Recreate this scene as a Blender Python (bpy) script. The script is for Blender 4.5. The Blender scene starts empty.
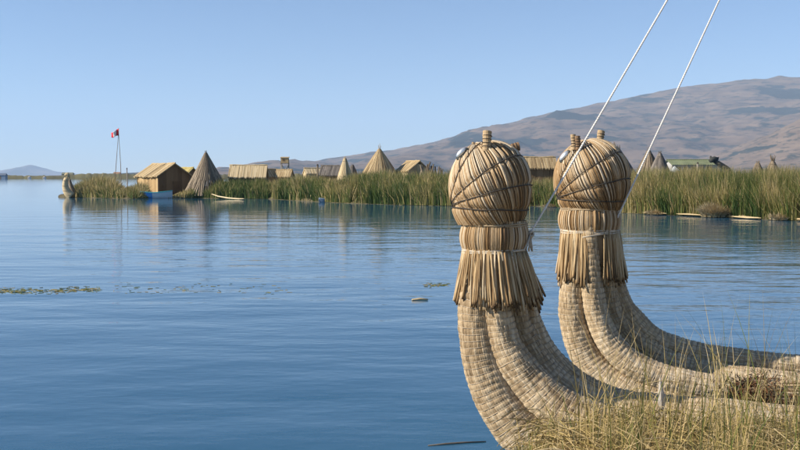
import bpy, math, random
import numpy as np
from mathutils import Vector, Matrix
R = math.radians
random.seed(7); rng = np.random.default_rng(11)
scene = bpy.context.scene
COL = scene.collection

# ------------------------------------------------------------------ camera
CAM_H = 2.0; F = 960.0; HORIZ = 176.0
PITCH = math.atan((225 - HORIZ) / F)
cd = bpy.data.cameras.new('camera'); cam = bpy.data.objects.new('camera', cd); COL.objects.link(cam)
cd.lens = 36 * F / 800; cd.sensor_width = 36; cd.clip_start = 0.05; cd.clip_end = 60000
cam.location = (0, 0, CAM_H); cam.rotation_euler = (math.pi / 2 - PITCH, 0, 0)
scene.camera = cam

# ------------------------------------------------------------------ light
SUN = Vector((-0.985, -0.17, 0.0)).normalized(); SUN_EL = R(31)
SUNV = Vector((SUN.x * math.cos(SUN_EL), SUN.y * math.cos(SUN_EL), math.sin(SUN_EL)))
world = bpy.data.worlds.new('World'); scene.world = world; world.use_nodes = True
wn = world.node_tree.nodes; wl = world.node_tree.links
sky = wn.new('ShaderNodeTexSky'); sky.sky_type = 'NISHITA'; sky.sun_disc = False
sky.sun_elevation = SUN_EL; sky.sun_rotation = math.atan2(SUN.x, SUN.y)
sky.altitude = 3800; sky.air_density = 1.2; sky.dust_density = 0.0; sky.ozone_density = 4.0
bg = wn['Background']; bg.inputs['Strength'].default_value = 0.080
wl.new(sky.outputs[0], bg.inputs[0])
sd = bpy.data.lights.new('sun', 'SUN'); sd.energy = 5.0; sd.angle = R(0.53); sd.color = (1.0, 0.90, 0.76)
sun = bpy.data.objects.new('sun', sd); COL.objects.link(sun)
sun.rotation_euler = SUNV.to_track_quat('Z', 'Y').to_euler()
vs = scene.view_settings
vs.view_transform = 'Standard'; vs.look = 'None'; vs.exposure = 0.8; vs.gamma = 1.0; vs.use_curve_mapping = False
scene.render.engine = 'CYCLES'
scene.cycles.use_denoising = True
scene.cycles.max_bounces = 8; scene.cycles.volume_bounces = 2; scene.cycles.transparent_max_bounces = 8

# ------------------------------------------------------------------ helpers
cp, sp = math.cos(PITCH), math.sin(PITCH)
def P(px, py, depth):
    "world point on the ray of a photograph pixel at ground distance depth (y)"
    u = (px - 400) / F; v = (225 - py) / F
    dy = cp + v * sp; dz = -sp + v * cp
    s = depth / dy
    return Vector((u * s, depth, CAM_H + dz * s))
def PX(px, depth): return P(px, HORIZ, depth).x
def PZ(py, depth): return P(400, py, depth).z
def on_water(px, py):
    u = (px - 400) / F; v = (225 - py) / F
    dy = cp + v * sp; dz = -sp + v * cp
    s = -CAM_H / dz
    return Vector((u * s, dy * s, 0))

def mk_mesh(name, V, Q, tone=None, smooth=False, extra=None):
    V = np.asarray(V, dtype=np.float32).reshape(-1, 3); me = bpy.data.meshes.new(name)
    if isinstance(Q, np.ndarray):
        n, k = Q.shape
        me.vertices.add(len(V)); me.vertices.foreach_set('co', V.ravel())
        me.loops.add(n * k); me.loops.foreach_set('vertex_index', Q.astype(np.int32).ravel())
        me.polygons.add(n)
        me.polygons.foreach_set('loop_start', np.arange(0, n * k, k, dtype=np.int32))
        me.polygons.foreach_set('loop_total', np.full(n, k, dtype=np.int32))
        me.update(calc_edges=True); me.validate()
    else:
        me.from_pydata(V.tolist(), [], Q); me.update()
    if smooth: me.polygons.foreach_set('use_smooth', np.ones(len(me.polygons), dtype=bool))
    if tone is not None:
        a = me.attributes.new('tone', 'FLOAT', 'POINT'); a.data.foreach_set('value', np.asarray(tone, dtype=np.float32).ravel())
    for k, arr in (extra or {}).items():
        a = me.attributes.new(k, 'FLOAT', 'POINT'); a.data.foreach_set('value', np.asarray(arr, dtype=np.float32).ravel())
    return me
def add(name, me, mat, parent=None, label=None, cat=None, group=None, kind=None, loc=None, rz=0):
    o = bpy.data.objects.new(name, me); COL.objects.link(o)
    if mat is not None and me is not None:
        if isinstance(mat, (list, tuple)):
            for m in mat: me.materials.append(m)
        elif not me.materials: me.materials.append(mat)
    if parent is not None:
        o.parent = parent
    if loc is not None: o.location = loc
    if rz: o.rotation_euler.z = rz
    tag(o, label, cat, group, kind); return o
def tag(o, label=None, cat=None, group=None, kind=None):
    if label: o['label'] = label
    if cat: o['category'] = cat
    if group: o['group'] = group
    if kind: o['kind'] = kind
def thing(name, label, cat, loc=(0, 0, 0), rz=0, group=None):
    return add(name, None, None, None, label, cat, group, None, loc, rz)
class MB:
    "collects boxes, bars, prisms; builds one mesh"
    def __init__(s): s.v = []; s.f = []; s.t = []
    def poly(s, pts, faces, tone=0.5):
        b = len(s.v); s.v += [tuple(p) for p in pts]; s.t += [tone] * len(pts)
        s.f += [tuple(b + i for i in f) for f in faces]
    def hexa(s, p, tone=0.5):   # 8 points: bottom 4 ccw, top 4 ccw
        s.poly(p, [(3, 2, 1, 0), (4, 5, 6, 7), (0, 1, 5, 4), (1, 2, 6, 5), (2, 3, 7, 6), (3, 0, 4, 7)], tone)
    def box(s, x0, x1, y0, y1, z0, z1, tone=0.5):
        s.hexa([(x0, y0, z0), (x1, y0, z0), (x1, y1, z0), (x0, y1, z0), (x0, y0, z1), (x1, y0, z1), (x1, y1, z1), (x0, y1, z1)], tone)
    def tube(s, pts, rad, k=8, tone=0.5):
        pts = [Vector(p) for p in pts]; n = len(pts)
        rad = [float(rad)] * n if not hasattr(rad, "__len__") else [float(q_) for q_ in rad]
        b = len(s.v); ref = Vector((0.31, 0.2, 0.93))
        if abs((pts[-1] - pts[0]).normalized().dot(ref)) > 0.9: ref = Vector((1, 0.1, 0))
        for i in range(n):
            T = (pts[min(i + 1, n - 1)] - pts[max(i - 1, 0)]).normalized()
            a = T.cross(ref).normalized(); c = T.cross(a)
            for j in range(k):
                th = 2 * math.pi * j / k
                s.v.append(tuple(pts[i] + rad[i] * (math.cos(th) * a + math.sin(th) * c))); s.t.append(tone)
        for i in range(n - 1):
            for j in range(k):
                j2 = (j + 1) % k
                s.f.append((b + i * k + j, b + i * k + j2, b + (i + 1) * k + j2, b + (i + 1) * k + j))
        s.f.append(tuple(b + j for j in range(k))[::-1]); s.f.append(tuple(b + (n - 1) * k + j for j in range(k)))
    def build(s, name, mat, parent=None, smooth=False, **kw):
        return add(name, mk_mesh(name, s.v, s.f, s.t, smooth), mat, parent, **kw)
def strands(C, rad, K=5, ref=(0.0, 0.0, 1.0), tone=None, caps=True):
    "C: N,S,3 centre lines; rad N,S -> V, Q, tone (vectorised tubes)"
    C = np.asarray(C, float); N, S, _ = C.shape
    T = np.gradient(C, axis=1); T /= np.linalg.norm(T, axis=2, keepdims=True) + 1e-12
    ref = np.broadcast_to(np.asarray(ref, float), C.shape) if np.ndim(ref) == 1 else np.broadcast_to(np.asarray(ref, float)[:, None, :], C.shape)
    A = np.cross(T, ref); A /= np.linalg.norm(A, axis=2, keepdims=True) + 1e-12
    B = np.cross(T, A)
    th = np.linspace(0, 2 * np.pi, K, endpoint=False)
    V = C[:, :, None, :] + rad[:, :, None, None] * (np.cos(th)[None, None, :, None] * A[:, :, None, :] + np.sin(th)[None, None, :, None] * B[:, :, None, :])
    idx = np.arange(N * S * K).reshape(N, S, K)
    a = idx[:, :-1, :]; b = np.roll(idx, -1, 2)[:, :-1, :]; c = np.roll(idx, -1, 2)[:, 1:, :]; d = idx[:, 1:, :]
    Q = np.stack([a, b, c, d], -1).reshape(-1, 4)
    t = np.repeat(tone if tone is not None else np.full(N, .5), S * K)
    return V.reshape(-1, 3), Q, t
def merge(*parts):
    V = []; Q = []; T = []; o = 0
    for v, q, t in parts:
        V.append(v); Q.append(q + o); T.append(t); o += len(v)
    return np.concatenate(V), np.concatenate(Q), np.concatenate(T)

def _h(ix, iy, seed):
    n = (ix.astype(np.int64) * 374761393 + iy.astype(np.int64) * 668265263 + seed * 1442695041) & 0xffffffff
    n = ((n ^ (n >> 13)) * 1274126177) & 0xffffffff
    return ((n ^ (n >> 16)) & 0xffff) / 65535.0
def vnoise(x, y, seed=0):
    x = np.asarray(x, float); y = np.asarray(y, float); x, y = np.broadcast_arrays(x, y)
    ix = np.floor(x); iy = np.floor(y); fx = x - ix; fy = y - iy
    fx = fx * fx * (3 - 2 * fx); fy = fy * fy * (3 - 2 * fy)
    ix = ix.astype(np.int64); iy = iy.astype(np.int64)
    return (_h(ix, iy, seed) * (1 - fx) + _h(ix + 1, iy, seed) * fx) * (1 - fy) + (_h(ix, iy + 1, seed) * (1 - fx) + _h(ix + 1, iy + 1, seed) * fx) * fy
def fbm(x, y, seed=0, oct=5, gain=.5, ridged=False):
    s = 0; a = 1; tot = 0
    for i in range(oct):
        n = vnoise(x * 2 ** i, y * 2 ** i, seed + i)
        if ridged: n = 1 - abs(2 * n - 1)
        s = s + a * n; tot += a; a *= gain
    return s / tot

# ------------------------------------------------------------------ materials
def new_mat(name):
    m = bpy.data.materials.new(name); m.use_nodes = True
    n = m.node_tree.nodes; return m, n, m.node_tree.links, n['Principled BSDF']
def ramp(n, stops):
    r = n.new('ShaderNodeValToRGB'); e = r.color_ramp.elements
    e[0].position, e[0].color = stops[0][0], (*stops[0][1], 1); e[1].position, e[1].color = stops[-1][0], (*stops[-1][1], 1)
    for p, c in stops[1:-1]:
        k = e.new(p); k.color = (*c, 1)
    return r
def straw_mat(name, stops, grain=(60, 60, 3), grain_amt=.45, rough=.75, transl=0.0, rnd=0.0, bump=.4, spec=.25):
    "tone attribute (per reed) -> straw colours, plus fine grain along the object's z and a little relief"
    m, n, l, b = new_mat(name)
    at = n.new('ShaderNodeAttribute'); at.attribute_name = 'tone'
    tc = n.new('ShaderNodeTexCoord'); mp = n.new('ShaderNodeMapping'); mp.inputs['Scale'].default_value = grain
    nz = n.new('ShaderNodeTexNoise'); nz.inputs['Scale'].default_value = 1; nz.inputs['Detail'].default_value = 3
    l.new(tc.outputs['Object'], mp.inputs[0]); l.new(mp.outputs[0], nz.inputs['Vector'])
    ma = n.new('ShaderNodeMath'); ma.operation = 'MULTIPLY_ADD'; ma.inputs[1].default_value = grain_amt; 
    sb = n.new('ShaderNodeMath'); sb.operation = 'SUBTRACT'; sb.inputs[1].default_value = .5
    l.new(nz.outputs['Fac'], sb.inputs[0]); l.new(sb.outputs[0], ma.inputs[0]); l.new(at.outputs['Fac'], ma.inputs[2])
    src = ma.outputs[0]
    if rnd:
        oi = n.new('ShaderNodeObjectInfo'); m2 = n.new('ShaderNodeMath'); m2.operation = 'MULTIPLY_ADD'; m2.inputs[1].default_value = rnd
        s2 = n.new('ShaderNodeMath'); s2.operation = 'SUBTRACT'; s2.inputs[1].default_value = .5
        l.new(oi.outputs['Random'], s2.inputs[0]); l.new(s2.outputs[0], m2.inputs[0]); l.new(src, m2.inputs[2]); src = m2.outputs[0]
    rp = ramp(n, stops); l.new(src, rp.inputs[0]); l.new(rp.outputs[0], b.inputs['Base Color'])
    b.inputs['Roughness'].default_value = rough; b.inputs['Specular IOR Level'].default_value = spec
    if bump:
        bp = n.new('ShaderNodeBump'); bp.inputs['Strength'].default_value = bump; bp.inputs['Distance'].default_value = .01
        l.new(nz.outputs['Fac'], bp.inputs['Height']); l.new(bp.outputs[0], b.inputs['Normal'])
    if transl:
        tr = n.new('ShaderNodeBsdfTranslucent'); mx = n.new('ShaderNodeMixShader'); mx.inputs[0].default_value = transl
        l.new(rp.outputs[0], tr.inputs[0]); l.new(b.outputs[0], mx.inputs[1]); l.new(tr.outputs[0], mx.inputs[2])
        l.new(mx.outputs[0], n['Material Output'].inputs[0])
    return m
def plain_mat(name, col, rough=.7, var=.25, scale=6, metallic=0, bump=0):
    m, n, l, b = new_mat(name)
    tc = n.new('ShaderNodeTexCoord'); nz = n.new('ShaderNodeTexNoise'); nz.inputs['Scale'].default_value = scale; nz.inputs['Detail'].default_value = 5
    l.new(tc.outputs['Object'], nz.inputs['Vector'])
    rp = ramp(n, [(.25, tuple(c * (1 - var) for c in col)), (.75, tuple(min(1, c * (1 + var)) for c in col))])
    l.new(nz.outputs['Fac'], rp.inputs[0]); l.new(rp.outputs[0], b.inputs['Base Color'])
    b.inputs['Roughness'].default_value = rough; b.inputs['Metallic'].default_value = metallic
    if bump:
        bp = n.new('ShaderNodeBump'); bp.inputs['Strength'].default_value = bump; bp.inputs['Distance'].default_value = .02
        l.new(nz.outputs['Fac'], bp.inputs['Height']); l.new(bp.outputs[0], b.inputs['Normal'])
    return m
M = {}
M['totora'] = straw_mat('totora_straw', [(0, (.11, .075, .04)), (.3, (.29, .205, .115)), (.6, (.45, .345, .215)), (1, (.62, .52, .375))], (70, 70, 70), .35)
M['totora_head'] = straw_mat('totora_head_straw', [(0, (.09, .055, .028)), (.3, (.29, .175, .075)), (.6, (.43, .315, .185)), (1, (.60, .52, .395))], (110, 110, 12), .5)
M['skirt'] = straw_mat('skirt_straw', [(0, (.08, .05, .025)), (.35, (.28, .18, .085)), (.65, (.45, .33, .18)), (1, (.58, .485, .335))], (60, 60, 6), .4, rnd=.8)
M['core'] = plain_mat('dark_reed_core', (.19, .13, .07), .9)
M['cord_dark'] = plain_mat('dark_cord', (.05, .04, .03), .8)
M['cord_pale'] = plain_mat('pale_cord', (.46, .40, .31), .85)
M['cord_tan'] = plain_mat('tan_cord', (.34, .26, .16), .85)
M['rope'] = plain_mat('white_rope', (.72, .70, .66), .7, .12, 40)
M['thatch'] = straw_mat('thatch', [(0, (.14, .09, .045)), (.5, (.36, .265, .14)), (1, (.52, .41, .24))], (12, 12, 4), .5, rnd=.15)
M['thatch_pale'] = straw_mat('pale_thatch', [(0, (.26, .19, .10)), (.5, (.50, .39, .225)), (1, (.64, .53, .34))], (12, 12, 4), .4)
M['thatch_grey'] = straw_mat('grey_thatch', [(0, (.06, .045, .03)), (.5, (.18, .14, .095)), (1, (.33, .265, .185))], (10, 10, 3), .6)
M['thatch_dark'] = straw_mat('dark_grey_thatch', [(0, (.05, .045, .04)), (.5, (.13, .115, .10)), (1, (.24, .21, .18))], (10, 10, 3), .6)
M['mat_wall'] = straw_mat('reed_mat_wall', [(0, (.17, .10, .045)), (.5, (.38, .26, .125)), (1, (.52, .385, .205))], (30, 30, 2), .6)
M['mat_brown'] = straw_mat('brown_reed_mat', [(0, (.07, .042, .02)), (.5, (.19, .12, .06)), (1, (.29, .19, .10))], (30, 30, 2), .6)
M['mat_gable_shaded'] = straw_mat('shaded_gable_reed_mat', [(0, (.09, .055, .028)), (.5, (.19, .125, .065)), (1, (.28, .19, .10))], (30, 30, 2), .6)  # darker wall mat: the shade on the gable is put into its colour
M['reed'] = straw_mat('green_totora', [(0, (.022, .045, .012)), (.3, (.075, .125, .028)), (.55, (.16, .18, .045)), (.78, (.34, .27, .10)), (1, (.52, .41, .21))], (1, 1, 1), .15, .6, .25, bump=0)
M['dry_reed'] = straw_mat('dry_totora', [(0, (.16, .11, .05)), (.5, (.40, .31, .17)), (1, (.58, .48, .30))], (1, 1, 1), .2, .7, .15, bump=0)
M['grass'] = straw_mat('shore_grass', [(0, (.05, .085, .018)), (.35, (.14, .17, .04)), (.6, (.33, .27, .09)), (.8, (.50, .37, .16)), (1, (.64, .52, .30))], (2, 2, 2), .15, .55, .25, bump=0)
M['wood'] = straw_mat('weathered_wood', [(0, (.10, .075, .05)), (.5, (.22, .165, .11)), (1, (.36, .29, .21))], (25, 25, 3), .7)
M['wood_grey'] = straw_mat('grey_wood', [(0, (.16, .145, .125)), (.5, (.34, .31, .27)), (1, (.5, .46, .41))], (60, 60, 6), .6)

# ------------------------------------------------------------------ water
m, n, l, b = new_mat('lake_water'); M['water'] = m
tc = n.new('ShaderNodeTexCoord')
def wn_noise(scale, detail, sx=1, sy=1, rot=0):
    mp = n.new('ShaderNodeMapping'); mp.inputs['Scale'].default_value = (sx, sy, 1); mp.inputs['Rotation'].default_value = (0, 0, rot)
    z = n.new('ShaderNodeTexNoise'); z.inputs['Scale'].default_value = scale; z.inputs['Detail'].default_value = detail
    l.new(tc.outputs['Object'], mp.inputs[0]); l.new(mp.outputs[0], z.inputs['Vector']); return z.outputs['Fac']
def mth(op, a, b_=None, c=None):
    k = n.new('ShaderNodeMath'); k.operation = op
    for i, q in enumerate((a, b_, c)):
        if q is None: continue
        if isinstance(q, (int, float)): k.inputs[i].default_value = q
        else: l.new(q, k.inputs[i])
    return k.outputs[0]
swell = mth('MULTIPLY', wn_noise(.55, 2, .45, 1.0, .12), .046)
ripple = mth('MULTIPLY', wn_noise(2.1, 3, .48, 1.0, -.10), .022)
fine = mth('MULTIPLY', wn_noise(8.0, 2, .6, 1.0, .2), .0042)
calm = n.new('ShaderNodeMapRange'); calm.inputs[1].default_value = .35; calm.inputs[2].default_value = .68; calm.inputs[3].default_value = .35; calm.inputs[4].default_value = 1.15
l.new(wn_noise(.045, 3, .45, 1.2), calm.inputs[0])
sep = n.new('ShaderNodeSeparateXYZ'); l.new(tc.outputs['Object'], sep.inputs[0])
lee = n.new('ShaderNodeMapRange'); lee.interpolation_type = 'SMOOTHSTEP'      # sheltered water in the lee of the island
lee.inputs[1].default_value = 12; lee.inputs[2].default_value = 75; lee.inputs[3].default_value = 1.0; lee.inputs[4].default_value = .28
l.new(sep.outputs[1], lee.inputs[0])
hgt = mth('MULTIPLY', mth('ADD', swell, mth('MULTIPLY', mth('ADD', ripple, fine), calm.outputs[0])), lee.outputs[0])
bp = n.new('ShaderNodeBump'); bp.inputs['Strength'].default_value = 1.0; bp.inputs['Distance'].default_value = 1.0
l.new(hgt, bp.inputs['Height']); l.new(bp.outputs[0], b.inputs['Normal'])
b.inputs['Base Color'].default_value = (.022, .088, .160, 1); b.inputs['Roughness'].default_value = .04
b.inputs['IOR'].default_value = 1.333
S = 16000
add('water', mk_mesh('water', [(-S, -1500, 0), (S, -1500, 0), (S, 15500, 0), (-S, 15500, 0)], [(0, 1, 2, 3)]), M['water'], kind='structure')

# ------------------------------------------------------------------ mountains and far shore
def interp(x, pts):
    return np.interp(x, [p[0] for p in pts], [p[1] for p in pts])
def hill_mat(name, a, bcol, dark, sc, thr):
    m, n, l, b = new_mat(name)
    tc = n.new('ShaderNodeTexCoord')
    def nz(scale, det, vec=(1, 1, 1)):
        mp = n.new('ShaderNodeMapping'); mp.inputs['Scale'].default_value = vec
        z = n.new('ShaderNodeTexNoise'); z.inputs['Scale'].default_value = scale; z.inputs['Detail'].default_value = det; z.inputs['Roughness'].default_value = .6
        l.new(tc.outputs['Object'], mp.inputs[0]); l.new(mp.outputs[0], z.inputs['Vector']); return z.outputs['Fac']
    r1 = ramp(n, [(.35, a), (.65, bcol)]); l.new(nz(sc * 2.2, 8, (1, 1, 3)), r1.inputs[0])
    r2 = ramp(n, [(thr, (0, 0, 0)), (thr + .025, (1, 1, 1))]); l.new(nz(sc, 7, (1, .8, 3.2)), r2.inputs[0])
    r3 = ramp(n, [(.53, (0, 0, 0)), (.60, (.8, .8, .8))]); l.new(nz(sc * 7, 6, (.7, .7, 3)), r3.inputs[0])
    mx0 = n.new('ShaderNodeMath'); mx0.operation = 'MAXIMUM'; l.new(r2.outputs[0], mx0.inputs[0]); l.new(r3.outputs[0], mx0.inputs[1])
    mx = n.new('ShaderNodeMix'); mx.data_type = 'RGBA'
    l.new(mx0.outputs[0], mx.inputs[0]); l.new(r1.outputs[0], mx.inputs[6]); mx.inputs[7].default_value = (*dark, 1)
    l.new(mx.outputs[2], b.inputs['Base Color']); b.inputs['Roughness'].default_value = .95; b.inputs['Specular IOR Level'].default_value = .05
    return m
M['hill'] = hill_mat('dry_mountain', (.095, .066, .045), (.185, .130, .088), (.020, .026, .022), .0024, .55)
M['hill2'] = hill_mat('dry_foothill', (.12, .085, .058), (.20, .145, .098), (.028, .034, .026), .0045, .56)
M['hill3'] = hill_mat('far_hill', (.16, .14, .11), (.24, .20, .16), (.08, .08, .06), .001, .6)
def ridge(name, px_prof, D, front, back, seed, mat, amp, nx=420, ny=150, xr=(-200, 1250), cell=900.):
    "heightfield mountain whose crest runs at distance D"
    pxs = np.linspace(xr[0], xr[1], nx)
    xs = (pxs - 400) / F * D
    crest = np.maximum((HORIZ - interp(pxs, px_prof)) / F * D + CAM_H, -3)
    ys = np.concatenate([np.linspace(D - front, D, ny), np.linspace(D, D + back, ny // 3)[1:]])
    X, Y = np.meshgrid(xs, ys)
    t = np.where(Y <= D, (Y - (D - front)) / front, 1 - (Y - D) / back)
    t = np.clip(t, 0, 1)
    nz = fbm(X / cell + 3.3, Y / cell, seed, 6, .5, True) - .55
    nz2 = fbm(X / (cell * .28), Y / (cell * .28), seed + 20, 5) - .5
    shape = t ** 1.15 * (1 - .12 * np.sin(t * np.pi) * 0)
    H = crest[None, :] * shape
    H = H + (nz * amp + nz2 * amp * .3) * np.sin(np.clip(t, 0, 1) * np.pi) ** .8 * np.clip(crest[None, :] / (crest.max() * .35), 0, 1)
    H = H + (fbm(X / (cell * .1), Y / (cell * .1), seed + 40, 3) - .5) * amp * .10 * np.clip(crest[None, :] / 60, 0, 1)
    H = np.where(t <= 0.001, -6, H)
    V = np.stack([X, Y, H], -1).reshape(-1, 3)
    ny2 = len(ys); I = np.arange(ny2 * nx).reshape(ny2, nx)
    Q = np.stack([I[:-1, :-1], I[:-1, 1:], I[1:, 1:], I[1:, :-1]], -1).reshape(-1, 4)
    return add(name, mk_mesh(name, V, Q, smooth=True), mat, kind='structure')
ridge('mountain', [(-200, 180), (180, 179), (240, 172), (265, 168.5), (285, 166.5), (310, 162), (340, 157.5), (370, 153), (400, 149.5), (430, 143), (470, 132), (500, 125.5), (530, 118),
                   (560, 111), (600, 103.5), (640, 96), (660, 92), (700, 85), (740, 81), (768, 79.5), (776, 77.4), (790, 77), (800, 79), (850, 86), (950, 80), (1100, 100), (1250, 120)],
      6200, 3300, 1800, 3, M['hill'], 240)
ridge('foothill', [(-200, 182), (600, 180), (660, 174), (690, 168), (715, 160), (740, 149.5), (760, 140), (780, 129), (800, 118), (830, 106), (880, 96), (960, 100), (1100, 125), (1250, 140)],
      3300, 1300, 1000, 8, M['hill2'], 90, 300, 110, (560, 1250), 420.)
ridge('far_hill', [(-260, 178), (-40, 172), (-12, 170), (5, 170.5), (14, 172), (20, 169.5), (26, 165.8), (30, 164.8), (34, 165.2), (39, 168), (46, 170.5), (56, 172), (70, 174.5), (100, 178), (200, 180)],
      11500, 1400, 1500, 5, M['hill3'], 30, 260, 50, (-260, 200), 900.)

M['shore'] = plain_mat('far_reedbed', (.105, .095, .035), .95, .5, .05)
nx = 1500; pxs = np.linspace(-250, 1150, nx); D0 = 700.
xs = (pxs - 400) / F * D0
rows = [(D0, -.3), (D0 + 1.5, .55), (D0 + 6, .95), (D0 + 30, 1.0), (D0 + 160, .8), (D0 + 260, -.2)]
hb = 2.5 + 1.1 * (fbm(xs / 25, xs * 0, 2, 4) - .5) + .9 * (vnoise(xs / 1.6, xs * 0, 4) - .5) + np.where((pxs > 66) & (pxs < 150), .7 + .8 * vnoise(xs / 6, xs * 0 + 9, 5), 0)
hb = hb + np.clip((pxs - 150) / 120, 0, 1) * 1.2
V = np.concatenate([np.stack([xs * d / D0, np.full(nx, d), hb * k if k > 0 else np.full(nx, k)], -1) for d, k in rows])
I = np.arange(len(rows) * nx).reshape(len(rows), nx)
Q = np.stack([I[:-1, :-1], I[:-1, 1:], I[1:, 1:], I[1:, :-1]], -1).reshape(-1, 4)
add('far_shore', mk_mesh('far_shore', V, Q), M['shore'], kind='structure')

# ------------------------------------------------------------------ reed island across the water (ground)
EDGE = [(60, 197.0), (66, 197.2), (130, 198.6), (200, 198.2), (270, 199), (330, 202.5), (400, 205), (450, 206), (540, 206.3), (600, 209.5), (622, 213), (700, 216.5), (800, 221), (900, 227), (1000, 234)]
def edge_y(px): return float(interp(px, EDGE))
def edge(px): return on_water(px, edge_y(px))
M['island'] = plain_mat('reed_island_ground', (.085, .070, .032), .95, .5, 3, bump=.6)
pxs = np.linspace(58, 1000, 190)
e = np.array([edge(p) for p in pxs]); rad = e.copy(); rad[:, 2] = 0
nrm = np.stack([e[:, 0] / e[:, 1] * .4, np.ones(len(e)), np.zeros(len(e))], -1)
rows = []
for dd, z in ((-.35, -.25), (-.05, .02), (.25, .16), (1.2, .24), (6, .28), (20, .28), (34, .2), (36, -.3)):
    w = e + nrm * dd
    w[:, 2] = z + (.06 * (vnoise(pxs * .9, pxs * 0 + dd, 3) - .5) if z > .1 else 0)
    w[:, 1] += .25 * (vnoise(pxs * 1.3, pxs * 0, 8) - .5)
    rows.append(w)
V = np.concatenate(rows); I = np.arange(len(V)).reshape(len(rows), -1)
Q = np.stack([I[:-1, :-1], I[:-1, 1:], I[1:, 1:], I[1:, :-1]], -1).reshape(-1, 4)
add('far_reed_island', mk_mesh('far_reed_island', V, Q), M['island'], kind='structure')

# ------------------------------------------------------------------ near shore (the reed island the camera stands on)
M['ground'] = plain_mat('trampled_reed_ground', (.26, .19, .09), .95, .55, 14, bump=1.0)
SH = [(-30, 1.5), (-8, 3.2), (-3, 4.0), (-.5, 4.6), (.3, 5.2), (.75, 5.95), (.95, 6.25), (1.25, 6.32), (1.5, 6.34), (2.0, 6.28), (2.7, 6.18), (3.4, 6.08), (4.6, 5.9), (8, 5.0), (30, 0)]
sx = np.concatenate([np.linspace(-30, -3, 20), np.linspace(-2.9, 5, 120), np.linspace(5.2, 30, 25)])
sy = interp(sx, SH)
rows = []
for dd, z in ((.28, -.35), (.12, -.02), (0, .10), (-.2, .22), (-.6, .28), (-1.4, .30), (-3, .31), (-7, .31), (-25, .3)):
    jit = (vnoise(sx * 6, sx * 0 + dd * 3, 6) - .5)
    rows.append(np.stack([sx, sy + dd + .10 * jit, z + .05 * jit * (z > 0)], -1))
V = np.concatenate(rows); I = np.arange(len(V)).reshape(len(rows), -1)
Q = np.stack([I[1:, :-1], I[1:, 1:], I[:-1, 1:], I[:-1, :-1]], -1).reshape(-1, 4)
add('near_shore', mk_mesh('near_shore', V, Q), M['ground'], kind='structure')

# ------------------------------------------------------------------ the totora boat
HV = Vector((-.90, .43, 0)).normalized(); LAT = Vector((.43, .90, 0)).normalized(); UP = Vector((0, 0, 1))
def catmull(ctrl, step):
    "ctrl: list of (Vector, r) -> evenly spaced points and radii"
    p = np.array([[*c[0], c[1]] for c in ctrl]); p = np.vstack([2 * p[0] - p[1], p, 2 * p[-1] - p[-2]])
    out = []
    for i in range(1, len(p) - 2):
        t = np.linspace(0, 1, 40, endpoint=False)[:, None]
        a, b_, c, d = p[i - 1], p[i], p[i + 1], p[i + 2]
        out.append(.5 * ((2 * b_) + (-a + c) * t + (2 * a - 5 * b_ + 4 * c - d) * t ** 2 + (-a + 3 * b_ - 3 * c + d) * t ** 3))
    out = np.vstack(out + [p[-2][None]])
    s = np.concatenate([[0], np.cumsum(np.linalg.norm(np.diff(out[:, :3], axis=0), axis=1))])
    q = np.arange(0, s[-1], step)
    return np.stack([np.interp(q, s, out[:, k]) for k in range(4)], -1), q
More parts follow.
